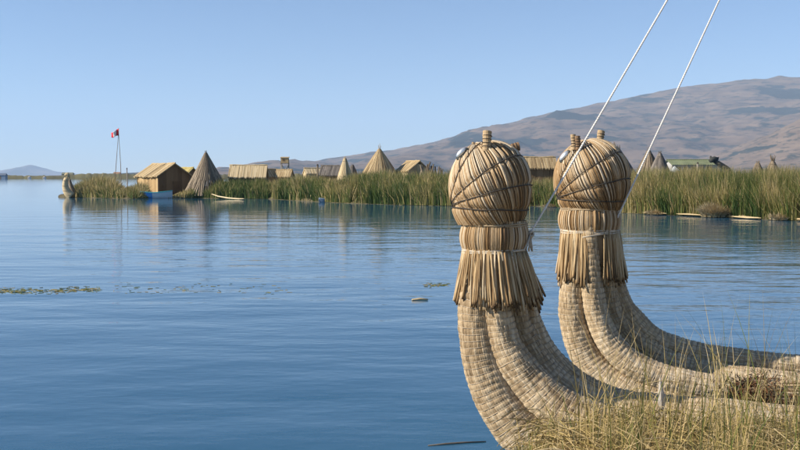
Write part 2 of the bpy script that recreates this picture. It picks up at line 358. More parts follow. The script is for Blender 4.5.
def bundle(name, ctrl, parent, seed, label=None, band=.048, ext=3.2):
    "a laced bundle of totora: ridged reeds pinched by a spiral cord"
    x_neck = P(*ctrl[0][:3]).x; pts = []
    for px, py, d, r in ctrl:                    # the hull runs off almost straight to the right
        d2 = d + .39 * (P(px, py, d).x - x_neck); pts.append((P(px, py, d2), r * d2 / d))
    last = pts[-1][0]; dirn = Vector((.995, -.09, 0)).normalized()
    pts += [(last + dirn * ext * .35 + Vector((0, 0, .0)), pts[-1][1]), (last + dirn * ext * .8 + Vector((0, 0, .02)), pts[-1][1]), (last + dirn * ext, pts[-1][1] * .9)]
    C, q = catmull(pts, band / 5)
    n = len(C); K = 174; r = np.random.default_rng(seed)
    c3 = C[:, :3]; rad = C[:, 3]
    T = np.gradient(c3, axis=0); T /= np.linalg.norm(T, axis=1, keepdims=True)
    ref = np.array(LAT)
    A = np.cross(T, ref); A /= np.linalg.norm(A, axis=1, keepdims=True); B = np.cross(T, A)
    u = np.arange(K) / K
    NR = K // 3                                   # reeds round the bundle
    JIT = lambda q_, u_: .13 * (vnoise(q_ * 9, np.cos(2 * np.pi * u_) * 2 + 5, seed) - .5) + .09 * (vnoise(q_ * 25, np.sin(2 * np.pi * u_) * 3 + 5, seed + 1) - .5)
    bandc = q[:, None] / band + u[None, :] + JIT(q[:, None], u[None, :])
    k = np.floor(bandc).astype(int); f = bandc - k
    bulge = np.clip(np.sin(np.pi * np.clip(f, 0, 1)), 0, 1) ** .45
    drift = r.random(4000) * .0
    reed = np.floor(u * NR).astype(int)
    ru = (u * NR) % 1
    cell = r.random((k.max() - k.min() + 2, NR)); slow = r.random(NR)
    cr = cell[(k - k.min()), reed[None, :]]
    # neighbouring bands share reeds, so blend cells along the length
    cr2 = cell[np.clip(k - k.min() + 1, 0, cell.shape[0] - 1), reed[None, :]]
    crn = .65 * cr + .2 * cr2 + .15 * slow[reed][None, :]
    rb = np.array([-.6, .35, .35])[np.arange(K) % 3][None, :]
    lump = fbm(q[:, None] * 5, np.cos(2 * np.pi * u)[None, :] * 1.5 + np.sin(2 * np.pi * u)[None, :] * .7, seed + 3, 3) - .5
    disp = (bulge - .8) * .0080 + (.5 - f) * .0035 + rb * .0022 + (crn - .5) * .0050 + lump * .024
    R_ = rad[:, None] + disp
    V = c3[:, None, :] + R_[:, :, None] * (np.cos(2 * np.pi * u)[None, :, None] * A[:, None, :] + np.sin(2 * np.pi * u)[None, :, None] * B[:, None, :])
    I = np.arange(n * K).reshape(n, K); J = np.roll(I, -1, 1)
    Q = np.stack([I[:-1], J[:-1], J[1:], I[1:]], -1).reshape(-1, 4)
    weather = fbm(q[:, None] * 1.6, u[None, :] * 3, seed + 9, 4) - .5
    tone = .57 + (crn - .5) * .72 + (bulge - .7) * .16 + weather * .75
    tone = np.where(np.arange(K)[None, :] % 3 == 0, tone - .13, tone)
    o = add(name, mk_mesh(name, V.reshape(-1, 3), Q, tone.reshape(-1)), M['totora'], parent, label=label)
    # end cap
    cap = MB(); cap.poly([tuple(v) for v in V[-1]], [tuple(range(K))], .2); cap.build('cut_end', M['totora'], o)
    # the lacing cord, one long spiral pressed into the pinches
    turns = int(q[-1] / band) - 1
    th = np.arange(0, turns * 36); kk = np.floor(th / 36.) + 2; uu2 = 1 - (th % 36) / 36.
    qq2 = (kk - uu2) * band
    for _ in range(4): qq2 = (kk - uu2 - JIT(qq2, uu2)) * band     # stay in the pinch as it wanders
    qq2 = np.clip(qq2, 0, q[-1])
    cc = np.stack([np.interp(qq2, q, c3[:, i]) for i in range(3)], -1)
    AA = np.stack([np.interp(qq2, q, A[:, i]) for i in range(3)], -1); BB = np.stack([np.interp(qq2, q, B[:, i]) for i in range(3)], -1)
    iq = np.clip((qq2 / (band / 5)).round().astype(int), 0, n - 1); iu = (uu2 * K).round().astype(int) % K
    rr = R_[iq, iu] + .0022
    L = cc + rr[:, None] * (np.cos(2 * np.pi * uu2)[:, None] * AA + np.sin(2 * np.pi * uu2)[:, None] * BB)
    v, qd, t = strands(L[None], np.full((1, len(L)), .0026), 4, ref=(0.3, .8, .5))
    add('lacing_cord', mk_mesh('lacing_cord', v, qd, t), M['cord_lace'], o)
    return o
M['cord_lace'] = plain_mat('lacing_cord', (.36, .30, .22), .85, .6, 9)

boat = thing('reed_boat', 'twin hulled totora reed boat with two rising animal headed prows beside the grass', 'boat', P(560, 430, 7.0) * Vector((1, 1, 0)) if False else (0, 0, 0))

FAR = 1.06
TUBES = {
 1: [('A', [(486, 245, 7.16, .09), (478, 290, 7.13, .125), (476.5, 318, 7.12, .133), (479, 345, 7.10, .143), (486, 372, 7.06, .155), (502, 405, 6.98, .172), (530, 438, 6.85, .185), (570, 462, 6.66, .19), (630, 475, 6.42, .19), (720, 480, 6.12, .19), (850, 484, 5.76, .19)]),
     ('B', [(497, 240, 7.06, .07), (496, 295, 7.02, .100), (502, 334, 7.0, .116), (513, 360, 6.94, .128), (531, 383, 6.86, .140), (560, 409, 6.72, .158), (605, 429, 6.54, .165), (660, 440, 6.3, .165), (740, 446, 6.02, .16), (850, 452, 5.72, .16)]),
     ('C', [(512, 260, 7.30, .08), (516, 310, 7.30, .088), (525, 340, 7.30, .1), (545, 372, 7.23, .12), (577, 398, 7.08, .13), (622, 416, 6.82, .14), (700, 427, 6.5, .15), (850, 440, 6.05, .15)]),
     ('D', [(516, 245, 7.36, .055), (527, 300, 7.36, .067), (538, 336, 7.35, .08), (557, 365, 7.28, .09), (585, 389, 7.15, .1), (622, 403, 6.98, .105), (660, 408, 6.82, .105), (720, 414, 6.6, .105), (850, 425, 6.2, .105)])],
 2: [('A', [(580, 232, 7.86, .07), (574.5, 272, 7.83, .088), (573, 300, 7.83, .110), (575, 325, 7.82, .118), (584, 351, 7.77, .128), (604, 376, 7.66, .142), (642, 399, 7.45, .16), (700, 413, 7.2, .17), (800, 424, 6.85, .17), (920, 434, 6.5, .17)]),
     ('B', [(590, 215, 7.70, .070), (591, 270, 7.69, .082), (596, 312, 7.68, .091), (609, 342, 7.61, .1), (634, 365, 7.48, .106), (675, 381, 7.3, .11), (730, 391, 7.1, .11), (800, 399, 6.85, .11), (920, 409, 6.5, .11)]),
     ('C', [(604, 260, 8.00, .075), (610, 303, 8.00, .085), (623, 330, 7.98, .1), (649, 354, 7.88, .12), (690, 372, 7.72, .13), (750, 385, 7.4, .14), (850, 396, 7.05, .14)]),
     ('D', [(610, 240, 8.02, .055), (617, 283, 8.02, .068), (630, 314, 8.0, .083), (658, 340, 7.92, .093), (700, 354.5, 7.78, .098), (745, 362, 7.62, .1), (800, 368, 7.42, .1), (920, 379, 7.05, .1)])]}
for which, lst in TUBES.items():
    for i, (nm, ctrl) in enumerate(lst):
        g = FAR if which == 2 else 1.0
        bundle('reed_bundle', [(a_, b_, c_ * g, d_ * g) for a_, b_, c_, d_ in ctrl], boat, which * 10 + i)

def prow_top(which, cpx, cpy, depth, a_px, top_px, bot_px, cut_px, neck, tie2, skirt_bot, ears, eye, seed, gap=None):
    k = depth / F; c = P(cpx, cpy, depth); a = a_px * k; bt = top_px * k; bb = bot_px * k; r_ = np.random.default_rng(seed); p_ = 2.2
    cn = np.array(c); hv = np.array(HV); lat = np.array(LAT); up = np.array((0., 0, 1))
    def surf(d):     # radius along unit directions d
        z = d[..., 2]; rr = np.sqrt(d[..., 0] ** 2 + d[..., 1] ** 2); b2 = np.where(z > 0, bt, bb); pp_ = np.where(z > 0, 2.0, p_)
        return 1 / ((rr / a) ** pp_ + (np.abs(z) / b2) ** pp_) ** (1 / pp_)
    zc = -cut_px * k; rn = a * (1 - (cut_px / bot_px) ** p_) ** (1 / p_)
    Pd = up * math.cos(R(24)) + hv * math.sin(R(24))
    side = 'left' if which == 1 else 'right'
    # planes of the dark ties, fanning out from the mouth at the bow side
    Md = hv * .88 - up * .52; Md /= np.linalg.norm(Md); Mp = cn + Md * surf(Md)
    planes = []
    for al in (-2, 16, 37, 64):
        e2 = -hv * math.cos(R(al)) + up * math.sin(R(al)); nn = np.cross(lat, e2); planes.append((e2, nn))
    def shape(N, S, s0=.03, scale=1.0, jitter=0.0, dips=True):
        phi = np.linspace(0, 2 * np.pi, N, endpoint=False) + r_.normal(0, jitter, N)
        ring = np.stack([rn * np.cos(phi), rn * np.sin(phi), np.full(N, zc)], -1); ring /= np.linalg.norm(ring, axis=1, keepdims=True)
        s = np.linspace(s0, 1, S)
        om = np.arccos(np.clip(ring @ Pd, -1, 1))[:, None]
        d = (np.sin((1 - s) * om)[..., None] * Pd + np.sin(s * om)[..., None] * ring[:, None, :]) / np.sin(om)[..., None]
        d /= np.linalg.norm(d, axis=2, keepdims=True)
        rad = surf(d) * scale
        pts = cn + d * rad[..., None]
        if dips:
            for e2, nn in planes:
                dist = np.abs((pts - Mp) @ nn); rad = rad - .015 * np.exp(-(dist / .016) ** 2)
            pts = cn + d * rad[..., None]
        return pts, d, om, s
    # core
    pts, d, om, s = shape(40, 16, .02, .975, 0, False); N, S, _ = pts.shape
    I = np.arange(N * S).reshape(N, S); J = np.roll(I, -1, 0)
    Q = np.stack([I[:, :-1], I[:, 1:], J[:, 1:], J[:, :-1]], -1).reshape(-1, 4)
    head = add('head', mk_mesh('head', pts.reshape(-1, 3), Q, np.full(N * S, .3), True), M['core'], boat, label='round reed animal head of the %s prow with stubby ears' % side)
    # reed covering
    N = 180; pts, d, om, s = shape(N, 40, .035, 1.0, .016)
    pts = pts + d * (r_.normal(0, .0028, N))[:, None, None] + d * (.004 * (vnoise(np.arange(N)[:, None] * .5 + s * 0, s[None, :] * 6 + np.arange(N)[:, None] * 9, seed)[..., None] - .5))
    lat_d = np.linalg.norm(np.cross(d, Pd), axis=2) * np.linalg.norm(pts - cn, axis=2)
    w = np.clip(np.pi * lat_d / N * 1.35, .0032, .0115) * (1 + r_.normal(0, .16, N))[:, None]
    tone = np.clip(.5 + r_.normal(0, .20, N), 0, 1)
    v, q, t = strands(pts, w, 5, ref=np.cross(Pd, pts[:, -1, :] - cn), tone=tone)
    zz = (v[:, 2] - cn[2]) / a                                    # tone runs paler towards the crown
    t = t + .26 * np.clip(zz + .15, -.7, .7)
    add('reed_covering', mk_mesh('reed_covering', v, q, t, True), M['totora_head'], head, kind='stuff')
    # dark ties
    for e2, nn in planes:
        lo = 0; Qc = Mp + e2 * a * (1.0 if e2[2] < .8 else .6)
        th = np.linspace(0, 2 * np.pi, 90); dr = np.cos(th)[:, None] * lat + np.sin(th)[:, None] * e2
        lo = np.zeros(90); hi = np.full(90, 1.2)
        for _ in range(30):
            mid = (lo + hi) / 2; pp = Qc + dr * mid[:, None] - cn; nrm_ = np.linalg.norm(pp, axis=1)
            inside = nrm_ < surf(pp / nrm_[:, None]); lo = np.where(inside, mid, lo); hi = np.where(inside, hi, mid)
        L = Qc + dr * (lo + .003 + .002 * np.sin(th * 7))[:, None] + nn * (.006 * (vnoise(th * 3, th * 0, seed))[:, None])
        ok = L[:, 2] > cn[2] + zc
        v, q, t = strands(L[None], np.full((1, 90), .0046), 6, ref=nn)
        add('dark_tie', mk_mesh('dark_tie', v, q, t, True), M['cord_dark'], head)
    # ears: wrapped stubs
    for (x0, y0, d0, x1, y1, d1, r0, r1, mat) in ears:
        p0, p1 = P(x0, y0, d0), P(x1, y1, d1); mb = MB(); pp = []; rr = []
        for i in range(15):
            f = i / 14; pp.append(p0.lerp(p1, f) + Vector((.003, 0, 0)) * math.sin(f * 5)); rr.append((r0 + (r1 - r0) * f) * (1 + .06 * math.sin(i * 2.4)) * (.93 if i == 14 else 1))
        mb.tube(pp, rr, 14, .62)
        ear = mb.build('ear', M[mat], head)
        rg = MB()
        for f in (.25, .42, .6, .78):
            cc = p0.lerp(p1, f); ax = (p1 - p0).normalized(); s1 = ax.orthogonal().normalized(); s2 = ax.cross(s1); rad = (r0 + (r1 - r0) * f) * 1.04
            rg.tube([cc + rad * (math.cos(t_) * s1 + math.sin(t_) * s2) for t_ in [j * math.pi / 7 for j in range(15)]], .0028, 5)
        rg.build('ear_binding', M['cord_dark'], ear)
    # eye: pale metal disc in a dark rim
    x, y, dd, ln, wd = eye
    e0 = P(x, y, dd); nrm_ = (e0 - c).normalized(); nrm_ = (nrm_ + Vector((-.15, -.55, 0))).normalized()
    ax = Vector((.8, 0, .6)); ax = (ax - nrm_ * ax.dot(nrm_)).normalized(); ay = nrm_.cross(ax)
    def dome(s1, s2, hh, off, name, mat):
        V = []; Fc = []; kk = 20; rows_ = 6
        for i in range(rows_):
            g = i / rows_ * math.pi / 2
            for j in range(kk):
                t_ = j * 2 * math.pi / kk
                V.append(tuple(e0 + nrm_ * (off + hh * math.sin(g)) + (ax * s1 * math.cos(t_) + ay * s2 * math.sin(t_)) * math.cos(g)))
        V.append(tuple(e0 + nrm_ * (off + hh)))
        for i in range(rows_ - 1):
            for j in range(kk): Fc.append((i * kk + j, i * kk + (j + 1) % kk, (i + 1) * kk + (j + 1) % kk, (i + 1) * kk + j))
        for j in range(kk): Fc.append(((rows_ - 1) * kk + j, (rows_ - 1) * kk + (j + 1) % kk, rows_ * kk))
        Fc.append(tuple(range(kk))[::-1])
        return add(name, mk_mesh(name, V, Fc, smooth=True), mat, head)
    dome(ln * 1.30, wd * 1.55, .020, -.012, 'eye_rim', M['eye_rim']); dome(ln, wd, .022, .004, 'eye', M['eye'])
    # snout block on the far side of the eye
    nd = hv * .80 + up * .58 + lat * .22; nd /= np.linalg.norm(nd); s0 = Vector(cn + nd * (surf(nd) - .02)); nd = Vector(nd); mb = MB(); mb.tube([s0, s0 + nd * .04, s0 + nd * .055], [.036, .034, .022], 10, .4); mb.build('nose', M['nose'], head)
    # neck: bulging collar of reeds between the two ties
    n0 = P(neck[0], neck[1], depth); n1 = P(tie2[0], tie2[1], depth); rt = neck[2] * k; rb_ = tie2[2] * k
    N = 150; phi = np.linspace(0, 2 * np.pi, N, endpoint=False) + r_.normal(0, .015, N); f = np.linspace(-.16, 1.12, 12)
    cx = np.array(n0)[None] * (1 - f[:, None]) + np.array(n1)[None] * f[:, None]
    prof = rt * (1 - f) + rb_ * f + .022 * np.sin(np.clip(f, 0, 1) * np.pi) + np.where((f < 0) | (f > 1), -.005, 0)
    C = cx[None] + prof[None, :, None] * np.stack([np.cos(phi), np.sin(phi), phi * 0], -1)[:, None, :]
    C = C + r_.normal(0, .003, (N, 1, 1)) * np.stack([np.cos(phi), np.sin(phi), phi * 0], -1)[:, None, :]
    v, q, t = strands(C, np.full((N, 12), np.pi * rt / N * 1.5) * (1 + r_.normal(0, .15, N))[:, None], 5, ref=np.stack([np.cos(phi), np.sin(phi), phi * 0], -1), tone=np.clip(.5 + r_.normal(0, .24, N), 0, 1))
    nk = add('neck', mk_mesh('neck', v, q, t, True), M['totora_head'], boat, kind='stuff')
    mb = MB(); sb = P(skirt_bot[0], skirt_bot[1] - 30, depth); mb.tube([n0 + Vector((0, 0, .03)), n1, sb], [rt * .95, rb_ * .95, rb_ * .9], 24); mb.build('neck_core', M['core'], nk)
    # ties round the neck, two turns of cord each and hanging ends
    for (cc, rr, mat, turns) in ((n0, rt + .009, 'cord_tan', 2), (n1, rb_ + .010, 'cord_pale', 3)):
        th = np.linspace(0, 2 * np.pi * turns, 60 * turns)
        L = np.array(cc)[None] + np.stack([rr * np.cos(th), rr * np.sin(th), (th / (2 * np.pi) - turns / 2) * .010 + .004 * np.sin(th * 3.3)], -1)
        v, q, t = strands(L[None], np.full((1, len(th)), .006), 6, ref=(0, 0, 1.))
        add('neck_tie', mk_mesh('neck_tie', v, q, t, True), M[mat], nk)
    # skirt of separate cut reeds
    sk = MB(); sb = P(skirt_bot[0], skirt_bot[1], depth); rs = skirt_bot[2] * k
    sk.tube([n1 + Vector((0, 0, .01)), n1.lerp(sb, .35), n1.lerp(sb, .62)], [rb_ * .97, rb_ * .98 + (rs - rb_) * .15, rb_ * .92 + (rs - rb_) * .25], 28, .25)
    sko = sk.build('skirt', M['core'], boat)
    n_reed = 300; back = MB()
    for i in range(n_reed):
        ph = 2 * math.pi * (i + r_.uniform(-.45, .45)) / n_reed
        d_ = Vector((math.cos(ph), math.sin(ph), 0))
        if gap and d_.y < 0 and abs(d_.x - gap[0]) < gap[1]: continue
        lay = r_.uniform(-.004, .012)
        top = n1 + d_ * (rb_ + lay) + Vector((0, 0, r_.uniform(0, .03)))
        fl = r_.uniform(.72, 1.04) + (.16 if r_.random() < .10 else 0)
        bot = Vector((sb.x, sb.y, sb.z)) + d_ * (rb_ + (rs - rb_) * fl + lay) + Vector((r_.normal(0, .014), r_.normal(0, .014), r_.normal(0, .030)))
        ax = bot - top; q_ = ax.to_track_quat('-Z', 'Y'); w_ = r_.uniform(.55, .95)
        mx = Matrix.LocRotScale(top, q_, Vector((w_, w_, ax.length))); me = REED_ME[i % len(REED_ME)]
        if d_.y > .04:                       # the side turned away: joined
            co = [mx @ v_.co for v_ in me.vertices]; back.poly(co, [tuple(p.vertices) for p in me.polygons], .5 + r_.normal(0, .2)); continue
        o = bpy.data.objects.new('reed', me); COL.objects.link(o); o.parent = sko; o.matrix_local = mx
    back.build('rear_reeds', M['totora_head'], sko, True, kind='stuff')
    return nk
M['eye'] = plain_mat('tin_eye', (.62, .66, .68), .3, .1, 20, .6)
M['eye_rim'] = plain_mat('eye_rim', (.03, .035, .03), .6)
M['prow_dark'] = plain_mat('dark_weathered_prow', (.03, .034, .03), .8)
M['thatch_yellow'] = straw_mat('yellow_thatch', [(0, (.22, .17, .05)), (.5, (.38, .31, .11)), (1, (.48, .40, .17))], (12, 12, 4), .4)
M['nose'] = plain_mat('brown_snout', (.30, .15, .07), .8)
M['ear'] = straw_mat('ear_straw', [(0, (.12, .07, .03)), (.5, (.34, .235, .125)), (1, (.52, .42, .28))], (80, 80, 80), .5)
M['ear_dark'] = straw_mat('ear_dark_straw', [(0, (.06, .035, .02)), (.5, (.17, .10, .05)), (1, (.28, .19, .11))], (80, 80, 80), .5)
REED_ME = []
for j in range(5):       # cut reed of unit length hanging along -z
    mb = MB(); rj = random.Random(j); bend = rj.uniform(-.010, .010)
    zs = (0, .2, .4, .6, .8, .93, .97, 1.0)
    mb.tube([(bend * math.sin(z * 3.1), .6 * bend * math.sin(z * 5), -z) for z in zs], [.0075, .0085, .009, .0095, .0095, .009, .009, .0065], 6, .5)
    tn = []
    for z in zs:
        tn += [(.55 if z < .9 else (.42 if z < .95 else .05)) + rj.uniform(-.08, .08)] * 6
    mb.t = tn
    me = mk_mesh('cut_reed', mb.v, mb.f, mb.t, True); me.materials.append(M['skirt']); REED_ME.append(me)
prow_top(1, 490.5, 184, 7.20, 40.5, 43, 58, 40, (494.5, 224.5, 31.5), (494, 250.5, 30.5), (499, 301, 43),
         [(485.5, 152, 7.03, 487.8, 131.3, 7.06, .029, .034, 'ear'), (503, 150, 7.26, 519.5, 146.3, 7.27, .028, .034, 'ear_dark'), (474.5, 150, 7.22, 473.5, 142, 7.22, .014, .011, 'ear')],
         (461.5, 153, 7.12, .047, .024), 21)
prow_top(2, 592, 178.5, 7.87 * FAR, 37, 39.5, 44, 31, (590, 209, 27.8), (590, 231, 27.5), (591, 279, 31.5),
         [(574, 150, 7.74 * FAR, 573.4, 134.5, 7.75 * FAR, .022, .023, 'ear'), (577.8, 150, 7.69 * FAR, 577.8, 136, 7.70 * FAR, .021, .023, 'ear_dark'), (598.5, 146, 7.98 * FAR, 601.6, 131, 8.0 * FAR, .027, .033, 'ear')],
         (564.5, 156, 7.77 * FAR, .052, .028), 33, gap=(.02, .25))

# rigging: two twisted white stays from the prow necks to the mast, which stands out of frame
MAST = P(926, -451, 7.5)
def twisted(p0, p1, r=.0070, pitch=.055, sag=.03):
    L = (p1 - p0).length; n_ = int(L / pitch * 9); f = np.linspace(0, 1, n_)
    ax = np.array((p1 - p0).normalized()); s1 = np.cross(ax, (0, 1, 0)); s1 /= np.linalg.norm(s1); s2 = np.cross(ax, s1)
    base = np.array(p0)[None] * (1 - f[:, None]) + np.array(p1)[None] * f[:, None]; base[:, 2] -= sag * 4 * f * (1 - f)
    C = []
    for j in range(3):
        th = f * L / pitch * 2 * np.pi + j * 2 * np.pi / 3
        C.append(base + r * .55 * (np.cos(th)[:, None] * s1 + np.sin(th)[:, None] * s2))
    return strands(np.array(C), np.full((3, n_), r * .60), 5, ref=s1)
def knot(center, r, name, mat, parent, tails, seed):
    r_ = random.Random(seed); mb = MB()
    for j in range(3):
        ax = Vector((r_.uniform(-1, 1), r_.uniform(-1, 1), r_.uniform(-.4, .4))).normalized(); s1 = ax.orthogonal().normalized(); s2 = ax.cross(s1)
        mb.tube([center + r * (math.cos(t_) * s1 + math.sin(t_) * s2) + ax * r * .3 * math.sin(t_ * 2) for t_ in [i * math.pi / 8 for i in range(17)]], r * .38, 6)
    for j in range(tails):
        p = center.copy(); pts = [p.copy()]; dx = r_.uniform(-.15, .35)
        for i in range(7):
            p += Vector((dx * .018 + r_.uniform(-.006, .006), r_.uniform(-.008, .004), -.018)); pts.append(p.copy())
        mb.tube(pts, [r * .32] * 6 + [r * .25, r * .12], 5)
    return mb.build(name, mat, parent, True)
k1 = P(530.5, 233, 7.13); k2 = P(612, 229, 7.72 * FAR)
for kp, which in ((k1, 1), (k2, 2)):
    v, q, t = twisted(kp, MAST)
    st = add('stay_rope', mk_mesh('stay_rope', v, q, t, True), M['rope'], boat, label='white twisted rope running up from the %s prow neck' % ('left' if which == 1 else 'right'))
    knot(kp + Vector((0, 0, -.01)), .022, 'rope_knot', M['rope_old'] if 'rope_old' in M else M['cord_pale'], st, 5, which)
    mb = MB(); a_ = P(524, 250, 7.0) if which == 1 else P(592, 236, 7.60 * FAR); b2 = kp
    mb.tube([b2, b2.lerp(a_, .5) + Vector((0, -.02, -.012)), a_, a_ + Vector((-.08, -.015, -.01))], .0075, 6); mb.build('rope_turn', M['cord_pale'], st, True)
# mast: two legs leaning together, one foot in each hull
m1 = P(850, 436, 6.75) + Vector((1.0, -.09, -.02)); m2 = P(920, 405, 8.0) + Vector((.9, -.08, -.02))
for foot in (m1, m2):
    mb = MB(); mb.tube([foot, foot.lerp(MAST, .5), MAST + (MAST - foot).normalized() * .25], [.07, .06, .04], 12); mb.build('mast_leg', M['wood'], boat, True)

# ------------------------------------------------------------------ blades: reeds and grasses
def blades(name, base, h, w, lean, tone, mat, segs=3, curl=.25, parent=None, face=None, **kw):
    "thin tapering curved blades; base N,3; h, w, tone N; lean N,2 (horizontal offset of the tip as a share of h)"
    N = len(base); f = np.linspace(0, 1, segs + 1)
    bendf = f ** (1 + curl * 4)
    az = rng.uniform(0, np.pi, N) if face is None else face
    sd = np.stack([np.cos(az), np.sin(az), np.zeros(N)], -1)
    off = lean[:, None, :] * (h[:, None] * bendf[None])[..., None]
    ln = np.linalg.norm(lean, axis=1)[:, None]
    z = h[:, None] * (f[None] - .35 * np.clip(ln, 0, 1.6) ** 2 * bendf[None])
    C = base[:, None, :] + np.concatenate([off, z[..., None]], -1)
    wf = np.minimum(1.0, 1.25 * (1 - f) ** .75 + .0)
    wd = w[:, None] * wf[None]
    Lf = C[:, :-1] - sd[:, None] * wd[:, :-1, None] * .5; Rt = C[:, :-1] + sd[:, None] * wd[:, :-1, None] * .5
    V = np.concatenate([np.stack([Lf, Rt], 2).reshape(N, -1, 3), C[:, -1:]], 1)
    per = segs * 2 + 1; o = np.arange(N)[:, None] * per
    faces = []
    for i in range(segs - 1):
        a = i * 2
        faces += [[a, a + 1, a + 3], [a, a + 3, a + 2]]
    a = (segs - 1) * 2; faces.append([a, a + 1, a + 2])
    F3 = (o[:, :, None] + np.array(faces)[None]).reshape(-1, 3)
    # dry tips
    tn = tone[:, None] + np.concatenate([np.repeat(.16 * f[:-1] ** 2, 2), [.22]])[None]
    return add(name, mk_mesh(name, V.reshape(-1, 3), F3, tn.reshape(-1)), mat, parent, **kw)
TOP = [(60, 194), (66, 191), (75, 184), (85, 178), (92, 175.5), (98, 174), (108, 175.5), (114, 178), (119, 183), (125, 187), (132, 185), (138, 181), (146, 182), (149, 189), (152, 194), (172, 195), (178, 192), (186, 186), (192, 183), (198, 185), (206, 184),
       (213, 181), (222, 178.5), (232, 178), (262, 178), (268, 182), (274, 181), (281, 178), (290, 176.5), (300, 175), (318, 176), (330, 178), (338, 179), (346, 175), (356, 172.5), (368, 170.5), (384, 170), (396, 171.5), (404, 172), (420, 171.5), (440, 171),
       (460, 172), (480, 174), (525, 178.5), (545, 178), (560, 177.5), (590, 175), (615, 174), (628, 171.5), (645, 169.5), (670, 168.5), (700, 167.5), (750, 168.5), (800, 168), (1000, 166)]
def reed_strip(name, p0, p1, per_px, depthfn, label, tones, seed, lean=.16):
    r_ = np.random.default_rng(seed); n_ = int((p1 - p0) * per_px)
    px = r_.uniform(p0, p1, n_)
    clump = fbm(px * .16, px * 0, seed, 3)
    E = np.array([[*edge(p)] for p in np.linspace(p0, p1, 200)])
    ex = np.stack([np.interp(px, np.linspace(p0, p1, 200), E[:, i]) for i in range(3)], -1)
    dback = r_.random(n_) ** 1.5 * depthfn(px) - .15 + 4 * np.clip(fbm(px * .07, px * 0 + .5, seed + 30, 2) - .56, 0, .2) * (r_.random(n_) < .9)
    base = ex.copy(); base[:, 1] += dback; base[:, 0] *= base[:, 1] / ex[:, 1]
    base[:, 2] = np.where(dback < .3, .02, .18)
    htop = CAM_H - (interp(px, TOP) - HORIZ) / F * base[:, 1]
    patch = fbm(base[:, 0] * 1.1, base[:, 1] * .45, seed + 5, 4, .62)
    front = .58 + .42 * np.clip(dback / 1.6, 0, 1)
    h = np.clip(front * (htop - base[:, 2]) * (r_.uniform(.55, 1.04, n_) ** .8) * (.86 + .40 * patch), .12, 4)
    ld = np.stack([r_.normal(.03, lean, n_) * (1 + 1.8 * (r_.random(n_) < .18)), r_.normal(0, lean * .6, n_)], -1)
    t0, t1, cut = tones
    tone = np.clip(t0 + (t1 - t0) * np.clip((patch - .34) * 3.2, 0, 1) + r_.normal(0, .15, n_), 0, .95)
    dry = r_.random(n_) < cut * np.clip(2.2 * (1 - clump) - .3, .2, 2); tone = np.where(dry, r_.uniform(.62, .95, n_), tone)
    px_m = base[:, 1] / (F * 1.28)
    w = px_m * r_.uniform(.45, 1.15, n_)
    return blades(name, base, h, w, ld, tone, M['reed'], 3, .2, face=r_.uniform(-.7, .7, n_), kind='stuff', label=label, cat='reeds')
one = lambda v: (lambda px: np.full(len(px), float(v)))
reed_strip('reed_bed', 66, 131, 90, one(5), 'rounded brown green reed clump below the flag pole at the island tip', (.40, .70, .34), 51, .24)
reed_strip('reed_bed', 131, 150, 70, one(2.5), 'low scrubby reeds at the left corner of the thatched hut', (.35, .70, .30), 52, .25)
reed_strip('reed_bed', 150, 192, 35, one(1.0), 'short sparse reeds along the shore around the blue rowboat', (.4, .75, .45), 53, .3)
reed_strip('reed_bed', 192, 270, 90, one(3.2), 'dark dense reeds in front of the tall grey conical hut and pale roof', (.05, .40, .10), 54)
reed_strip('reed_bed', 270, 334, 90, one(6), 'olive reed bank below the watchtower and small roofs', (.12, .62, .20), 55)
reed_strip('reed_bed', 334, 462, 110, one(6), 'tall green reed bank in front of the tan conical hut', (.12, .62, .20), 56)
reed_strip('reed_bed', 462, 620, 60, one(7), 'reed bank seen between and behind the two boat heads', (.18, .62, .22), 57)
reed_strip('reed_bed', 620, 900, 150, one(9), 'wide tall green reed bank on the right shore', (.16, .66, .30), 58)

# foreground grass
def grass(n_, tall, seed, hrange, name, label):
    r_ = np.random.default_rng(seed)
    x = r_.uniform(.72, 4.2, n_); yb = interp(x, SH); y = yb + .02 - r_.random(n_) ** 1.2 * 1.7
    x = np.where(r_.random(n_) < .35, .72 + r_.random(n_) ** 1.3 * 2.2, x); yb = interp(x, SH); y = np.minimum(y, yb + .03)
    cl = fbm(x * 3.2, y * 3.2, seed, 3); keep = (cl > .36 + .15 * r_.random(n_)) if not tall else np.ones(n_, bool)
    x, y, cl = x[keep], y[keep], cl[keep]; n2 = len(x)
    base = np.stack([x, y, np.full(n2, .16)], -1)
    h = r_.uniform(*hrange, n2) * (.7 + .6 * cl)
    edgef = np.clip((x - .7) / .6, .45, 1); h = h * edgef
    ld = np.stack([r_.normal(.05, .22, n2), r_.normal(0, .2, n2)], -1)
    tone = np.clip(.02 + r_.beta(1.25, .9, n2) * .90, 0, 1)
    w = r_.uniform(.003, .0065, n2) * (1.35 if tall else 1)
    return blades(name, base, h, w, ld, tone, M['grass'], 5, .2, face=r_.uniform(-.9, .9, n2), kind='stuff', label=label, cat='grass')
grass(20000, False, 71, (.13, .44), 'shore_grass', 'thick green and yellow grass on the near bank before the boat')
grass(900, True, 72, (.38, 1.08), 'tall_grass', 'tall thin seed stalks standing up from the near bank grass')
r_ = np.random.default_rng(73); n_ = 8000           # fallen dry straw
x = r_.uniform(.98, 4.2, n_); y = interp(x, SH) - r_.random(n_) * 1.6
L = r_.uniform(.12, .55, n_); az = r_.uniform(0, 2 * np.pi, n_); f = np.linspace(0, 1, 6)
arch = r_.uniform(0, .28, n_); tilt = r_.normal(.12, .24, n_)
kink = r_.normal(0, .35, n_)
